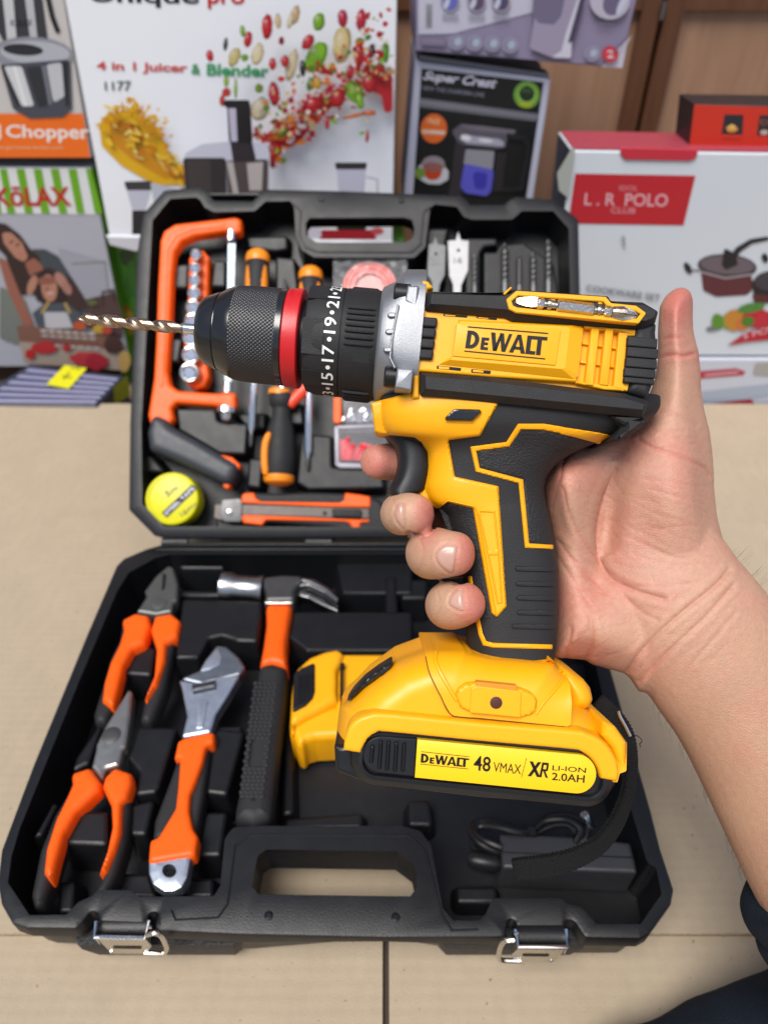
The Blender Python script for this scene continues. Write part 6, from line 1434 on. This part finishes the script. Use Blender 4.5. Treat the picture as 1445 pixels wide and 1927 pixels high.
MOUNDS = [(1272, 935, 76, 150, -6, 12.5), (1120, 1180, 110, 70, 20, 5.0), (1066, 925, 40, 90, 8, 8.5), (1290, 600, 40, 60, 4, 3.0), (1292, 755, 38, 50, 0, 2.0), (1138, 990, 27, 115, 8, -11), (1150, 1085, 60, 40, 35, -3.0), (1100, 1230, 18, 40, 5, -1.2), (1075, 1225, 12, 34, 5, 1.0), (1112, 1235, 10, 34, 5, 1.0), (1190, 840, 60, 26, 20, -1.5)]
p = fillet(ccw(PALM), 10, 4); dense, vv, ff, ed = fillgrid(p, 5.0)
ds = dists([(q.x, q.y) for q in vv], dense)
a, b = [], []
for q, d in zip(vv, ds):
    k = min(1, d / 78); pr = math.sqrt(max(0, 1 - (1 - k) ** 2)); zc = interp(MID, q.y)[0]
    z = zc + 15.5 * pr + sum(bump(q.x, q.y, *m_[:5]) * m_[5] for m_ in MOUNDS) * (lambda q_: q_ * q_ * (3 - 2 * q_))(min(1, d / 46))
    a.append(raw.verts.new(hp(q.x, q.y, z))); b.append(raw.verts.new(hp(q.x, q.y, zc - 15 * pr)))
for f in ff: raw.faces.new([a[i] for i in f]); raw.faces.new([b[i] for i in f][::-1])
for e in ed: raw.faces.new((a[e[1]], a[e[0]], b[e[0]], b[e[1]]))
bmesh.ops.remove_doubles(raw, verts=raw.verts, dist=1e-6)

def limb(path, n=7, seg=22, asp=1.0, up=None, tip=True):
    pts = smooth(path, n); P3 = [hp(*q[:3]) for q in pts]; rs = [q[3] * mm for q in pts]
    if tip:                                  # rounded end
        d = (P3[-1] - P3[-3]).normalized(); r0 = rs[-1]; e = P3[-1]
        for k in range(1, 8):
            a_ = k / 7 * math.pi / 2 * .985
            P3.append(e + d * r0 * .92 * math.sin(a_)); rs.append(r0 * math.cos(a_) ** .74)
    tube(raw, P3, rs, seg, True, asp, up)
limb([(1150, 885, -16, 10), (1060, 872, -24, 10), (930, 866, -27, 9.4), (820, 867, -22, 9.0), (750, 869, -13, 8.4), (722, 869, -9, 8.0), (711, 869, -7, 7.7)])
limb([(1130, 945, -18, 11), (1010, 950, -28, 10.5), (880, 962, -30, 10), (790, 966, -24, 9.6), (758, 967, -9, 9.4), (759, 967, 4, 9.0), (771, 967, 11, 8.7), (779, 967, 13, 8.3)])
limb([(1130, 1030, -18, 11), (1010, 1040, -29, 10.5), (895, 1047, -31, 10.2), (828, 1046, -22, 10.2), (812, 1042, -4, 11.0), (817, 1041, 9, 10.8), (838, 1042, 17, 9.8), (853, 1042, 19, 9.0)])
limb([(1120, 1120, -16, 10), (1010, 1128, -27, 9.6), (910, 1136, -30, 9.4), (860, 1138, -22, 9.4), (845, 1139, -5, 10.2), (850, 1139, 9, 10.0), (864, 1138, 15, 9.3), (873, 1136, 17, 8.6)])
limb([(1215, 1010, -14, 25), (1245, 1070, -12, 29), (1279, 1140, -10, 32.0), (1350, 1240, -9, 33.6), (1433, 1352, -5, 35.2), (1580, 1626, 4, 37.5), (1760, 1960, 14, 39)], 6, 40, .74, DP.n, False)
me = bpy.data.meshes.new('hand_raw'); bmesh.ops.recalc_face_normals(raw, faces=raw.faces); raw.to_mesh(me); raw.free()
ro = bpy.data.objects.new('hand_raw', me); COL.objects.link(ro)
rm = ro.modifiers.new('r', 'REMESH'); rm.mode = 'VOXEL'; rm.voxel_size = .00085; rm.adaptivity = 0
dg = bpy.context.evaluated_depsgraph_get()
hm = bpy.data.meshes.new_from_object(ro.evaluated_get(dg)); bpy.data.objects.remove(ro)
bm = bmesh.new(); bm.from_mesh(hm)
for k in range(6): bmesh.ops.smooth_vert(bm, verts=bm.verts, factor=.5, use_axis_x=True, use_axis_y=True, use_axis_z=True)
bm.normal_update()
# every vertex's place in the photo, then creases pressed in along the normal and skin tone by region
CO = np.array([v_.co[:] for v_ in bm.verts]); NO = np.array([v_.normal[:] for v_ in bm.verts])
rel_ = CO - np.array(CAM); dd = rel_ @ np.array(FWD); PXX = CX + rel_ @ np.array(RIGHT) / dd * F; PYY = CY - rel_ @ np.array(UP) / dd * F
PP = np.stack([PXX, PYY], 1); facing = np.clip((NO @ np.array(DP.n)) * 2.2, 0, 1); ZZ = (CO - np.array(DP.o)) @ np.array(DP.n) / mm
onpalm = facing * np.clip((PXX - 985) / 20, 0, 1)
CREASE = [  # path in the enlargement, depth mm, width px, redness
    (((440, 900), (415, 960), (382, 1050), (356, 1180), (366, 1320), (425, 1412), (560, 1470), (660, 1500)), 1.3, 6, .35), (((195, 985), (225, 1110), (300, 1245), (366, 1330)), .6, 4, .4),
    (((250, 800), (200, 850), (182, 930), (160, 1010), (140, 1080)), .8, 4, .5), (((550, 760), (620, 800), (730, 835), (840, 885), (875, 925)), .7, 4, .6),
    (((632, 384), (700, 366), (755, 370), (800, 360)), .8, 4, 1.0), (((634, 298), (690, 286), (740, 288)), .4, 4, .6), (((600, 628), (720, 640), (815, 692)), .5, 3.5, .4), (((640, 745), (700, 722), (760, 720)), .4, 3, .3), (((650, 800), (720, 790), (800, 840)), .3, 3, .3),
    (((490, 1838), (600, 1700), (740, 1570), (900, 1440), (965, 1365)), 1.3, 5, .35), (((545, 1885), (680, 1750), (850, 1592), (985, 1440)), .9, 4.5, .3), (((720, 1920), (800, 1795), (1000, 1560)), .4, 4, .2),
    (((480, 1205), (700, 1300), (860, 1332)), .28, 3, .2), (((520, 1290), (690, 1340), (830, 1330)), .25, 3, .2), (((600, 990), (850, 1060)), .28, 3, .15), (((560, 940), (860, 980)), .2, 3, .15), (((500, 1440), (700, 1440), (850, 1410)), .3, 3, .2), (((620, 1100), (870, 1180)), .2, 3, .1),
    (((322, 1590), (330, 1700), (308, 1790)), 1.0, 6, .2), (((232, 1640), (212, 1775)), .7, 5, .2), (((170, 1230), (250, 1330), (400, 1470)), .6, 5, .4), (((180, 1320), (260, 1440), (340, 1560)), .4, 5, .3), (((450, 1460), (560, 1560), (640, 1600)), .4, 4, .3), (((700, 980), (830, 1000)), .15, 3, .1), (((190, 1560), (300, 1500)), .3, 5, .2)]
disp = np.zeros(len(CO)); red = np.zeros(len(CO))
for path, dep, wd, rd in CREASE:
    d = dists(PP, smooth(D(*path), 5), False); g = np.exp(-(d / (wd * .55)) ** 2); disp -= dep * .75 * g * onpalm; disp += dep * .30 * np.exp(-((d - wd * 2.4) / (wd * 1.3)) ** 2) * onpalm; red += rd * .9 * np.exp(-(d / (wd * .8)) ** 2) * onpalm
rs_ = random.Random(5)
for path, dep, wd in ((((352, 866), (400, 880), (450, 878), (490, 858), (514, 830)), 1.8, 3.2), (((640, 1172), (690, 1166), (730, 1150)), .9, 3)):
    d = dists(PP, smooth(B(*path), 5), False); g = np.exp(-(d / wd) ** 2) * (PXX < 900); disp -= dep * g; red += .3 * g
for k in range(150):                          # fine skin lines over the palm
    x, y = rs_.uniform(1060, 1350), rs_.uniform(800, 1260); a_ = R(rs_.gauss(20, 22) if y < 1130 else rs_.gauss(-38, 14)); l = rs_.uniform(15, 48)
    d = dists(PP, [(x - l * math.cos(a_), y - l * math.sin(a_)), (x, y + rs_.uniform(-3, 3)), (x + l * math.cos(a_), y + l * math.sin(a_))], False)
    g = np.exp(-(d / 2.2) ** 2) * onpalm; disp -= .13 * g; red += .10 * g
# joints on the backs of the curled fingers
for x, y, l, a_ in ((742, 948, 16, 70), (736, 985, 16, 100), (792, 1020, 18, 75), (790, 1066, 18, 105), (822, 1112, 16, 75), (822, 1160, 16, 105)):
    d = dists(PP, [(x - l * math.cos(R(a_)), y - l * math.sin(R(a_))), (x + l * math.cos(R(a_)), y + l * math.sin(R(a_)))], False); g = np.exp(-(d / 2.4) ** 2) * facing * (PXX < 960); disp -= .26 * g; red += .2 * g
NAILS = [smooth(B((270, 742), (282, 700), (302, 684), (320, 688), (321, 745), (326, 800), (330, 838), (312, 824), (284, 790)), 3, True), smooth(B((526, 1000), (548, 958), (590, 936), (640, 938), (656, 950), (650, 1000), (642, 1060), (628, 1108), (600, 1100), (560, 1072), (536, 1040)), 3, True), smooth(B((604, 1290), (620, 1250), (650, 1218), (685, 1212), (692, 1230), (692, 1280), (700, 1340), (690, 1346), (655, 1334), (618, 1316)), 3, True)]
for q in NAILS:                              # the fold of skin round each nail
    d = dists(PP, q); ins = np.array([inpoly(c, q) for c in PP]) if False else None
    g = np.exp(-((d - 1.5) / 2.2) ** 2) * facing; disp -= .22 * g; red += .35 * g; disp += .16 * np.exp(-((d - 6) / 3) ** 2) * facing
RED = [(1268, 590, 46, 62, 1.0), (1285, 560, 40, 40, .5), (1290, 670, 60, 26, .35), (708, 868, 52, 52, 1.15), (808, 972, 32, 50, 1.25), (885, 1040, 34, 60, 1.3), (898, 1136, 34, 56, 1.25), (1040, 900, 30, 110, .7), (1215, 835, 80, 30, .45), (1260, 930, 80, 90, .30), (1110, 1120, 80, 50, .5), (1075, 1180, 36, 60, .55), (1085, 880, 50, 40, .45), (1180, 1000, 50, 70, .35), (1330, 690, 30, 40, .3), (1105, 1225, 60, 26, .5), (820, 1180, 60, 20, .3), (1230, 1130, 90, 30, .2)]
for cx, cy, sx, sy, a_ in RED:
    g = np.exp(-((PXX - cx) / sx) ** 2 - ((PYY - cy) / sy) ** 2) * a_
    if cx > 990: g = g * np.clip((PXX - 990) / 20, 0, 1)
    red += g * np.clip(facing * 2, 0, 1)
mot = np.array([mnoise.noise(V(c) * 130) * .5 + mnoise.noise(V(c) * 320) * .5 for c in CO])
mot2 = np.array([mnoise.noise(V(c) * 60 + V((7, 3, 1))) for c in CO])
red = np.clip(red + mot * .34 + mot2 * .30, 0, 1.6)
CO2 = CO + NO * (disp * mm)[:, None]
for v_, c in zip(bm.verts, CO2): v_.co = c
base_c = np.array([.46, .25, .172]); pink = np.array([.49, .140, .112]); tan = np.array([.345, .19, .112])
arm = np.clip(((PXX - 1290) * .59 + (PYY - 1180) * .81) / 180, 0, 1)[:, None]
cols = base_c * (1 - arm * .75) + tan * (arm * .75)
rr = np.clip(red, 0, 1.25)[:, None]; cols = cols * (1 - rr * .66) + pink * (rr * .66)
yel = np.clip(np.array([mnoise.noise(V(c) * 45 + V((2, 9, 4))) for c in CO]), 0, 1)[:, None]; cols = cols * (1 - yel * .35) + np.array([.50, .32, .19]) * yel * .35
fing = np.clip((960 - PXX) / 30, 0, 1)[:, None] * np.clip(1 - red * 1.4, 0, 1)[:, None] * .6; cols = cols * (1 - fing) + np.array([.50, .315, .20]) * fing
back = (1 - facing)[:, None] * (PXX < 960)[:, None]; cols = cols * (1 - back * .4) + np.array([.46, .27, .16]) * (back * .4)
cols *= (1 + .10 * np.array([mnoise.noise(V(c) * 700) for c in CO]))[:, None]
# nails: patches laid on the finished surface
bm.normal_update(); tree = BVHTree.FromBMesh(bm); nv = len(bm.verts); nail_faces = []
for pts, lift in zip(NAILS, (.35, .42, .38)):
    dn, nv_, nf, ne = fillgrid(ccw(pts), 2.2); dl = dists([(q.x, q.y) for q in nv_], dn); row = []
    for q, d in zip(nv_, dl):
        r_ = (FWD + RIGHT * ((q.x - CX) / F) - UP * ((q.y - CY) / F)).normalized(); hit = tree.ray_cast(CAM, r_)
        c = hit[0] if hit[0] is not None else DP.p(q.x, q.y, .02); nn = hit[1] if hit[1] is not None else DP.n
        k = min(1, d / 3); row.append(bm.verts.new(c + nn * (lift * math.sqrt(k * (2 - k)) - .02) * mm))
    for f in nf: nail_faces.append(bm.faces.new([row[i] for i in f]))
for f in nail_faces: f.material_index = 1
bmesh.ops.recalc_face_normals(bm, faces=nail_faces)
for f in nail_faces:
    f.normal_update()
    if f.normal.dot(DP.n) < 0: f.normal_flip()
m_skin = mat('skin', (.55, .33, .22, 1), .48, var=.03, vscale=90, bump=.4, bscale=1700, spec=.5, sss=.10)
t_ = m_skin.node_tree; at_ = t_.nodes.new('ShaderNodeAttribute'); at_.attribute_name = 'tone'; t_.links.new(at_.outputs['Color'], t_.nodes['Principled BSDF'].inputs['Base Color'])
m_nail = mat('nail', (.47, .27, .21, 1), .3, var=.06, vscale=160, coat=.25, spec=.5)
hme = bpy.data.meshes.new('person'); bm.to_mesh(hme); bm.free()
hme.materials.append(m_skin); hme.materials.append(m_nail); hme.shade_smooth()
ca = hme.color_attributes.new('tone', 'FLOAT_COLOR', 'POINT')
full = np.ones((len(hme.vertices), 4), np.float32); full[:nv, :3] = cols; full[nv:, :3] = (.5, .3, .25)
ca.data.foreach_set('color', full.ravel())
person = bpy.data.objects.new('person', hme); COL.objects.link(person)
tag(person, 'person reaching in from the right, bare forearm and hand gripping the drill, thumb up', 'person')
m_navy = mat('navy_cloth', (.004, .008, .015, 1), .85, var=.35, vscale=120, bump=.6, bscale=900, spec=.25)
bm = bmesh.new()
def cloth(path, n, seg, asp, amp, sc):
    pts = smooth(path, n); P3 = [DP.p(q[0], q[1], q[2] * mm) for q in pts]; b2 = bmesh.new(); tube(b2, P3, [q[3] * mm for q in pts], seg, True, asp, DP.n)
    b2.normal_update()
    for v_ in b2.verts: v_.co += v_.normal * amp * mm * mnoise.noise(v_.co * sc)
    return b2
fin('sleeve', cloth([(1585, 1632, 4, 38), (1590, 1642, 4, 43.5), (1604, 1668, 5, 45), (1612, 1684, 5, 43), (1624, 1706, 5, 46), (1690, 1820, 8, 46), (1800, 2030, 14, 49), (1940, 2300, 20, 52)], 7, 64, .80, 3.0, 42), m_navy, person, 60)
fin('trousers', cloth([(900, 2300, -62, 30), (1120, 2105, -62, 31), (1290, 2042, -60, 33), (1440, 2000, -58, 36), (1600, 1960, -55, 40), (1900, 1900, -50, 46)], 8, 64, .8, 2.6, 40), m_navy, person, 60)
# short hairs rooted on the skin along both outlines of the forearm
NO2 = np.array([v_.normal[:] for v_ in hme.vertices[:nv]]); vw = (CO2 - np.array(CAM)); vw /= np.linalg.norm(vw, axis=1)[:, None]
edge = np.abs((NO2 * vw).sum(1)); cand = np.where((edge < .22) & (((PXX > 1225) & (PYY > 1300) & (PYY < 1660)) | ((PXX > 1375) & (PYY < 1130) & (PYY > 1030))))[0]
bm = bmesh.new()
for i in (rs_.sample(list(map(int, cand)), min(64, len(cand)))):
    a_ = V(CO2[i]); n_ = V(NO2[i]); low = PYY[i] > 1200; d_ = (RIGHT * (.45 if low else .6) - UP * (.8 if low else -.6)) if low else (RIGHT * .5 + UP * .6)
    l = rs_.uniform(.003, .0075); tube(bm, [a_ - n_ * .0003, a_ + (n_ * .45 + d_ * .5) * l * .5, a_ + (n_ * .40 + d_ * 1.0) * l], [.000045, .000035, .000015], 4)
o = fin('arm_hair', bm, mat('dark_hair', (.02, .013, .01, 1), .5), person); o['kind'] = 'stuff'
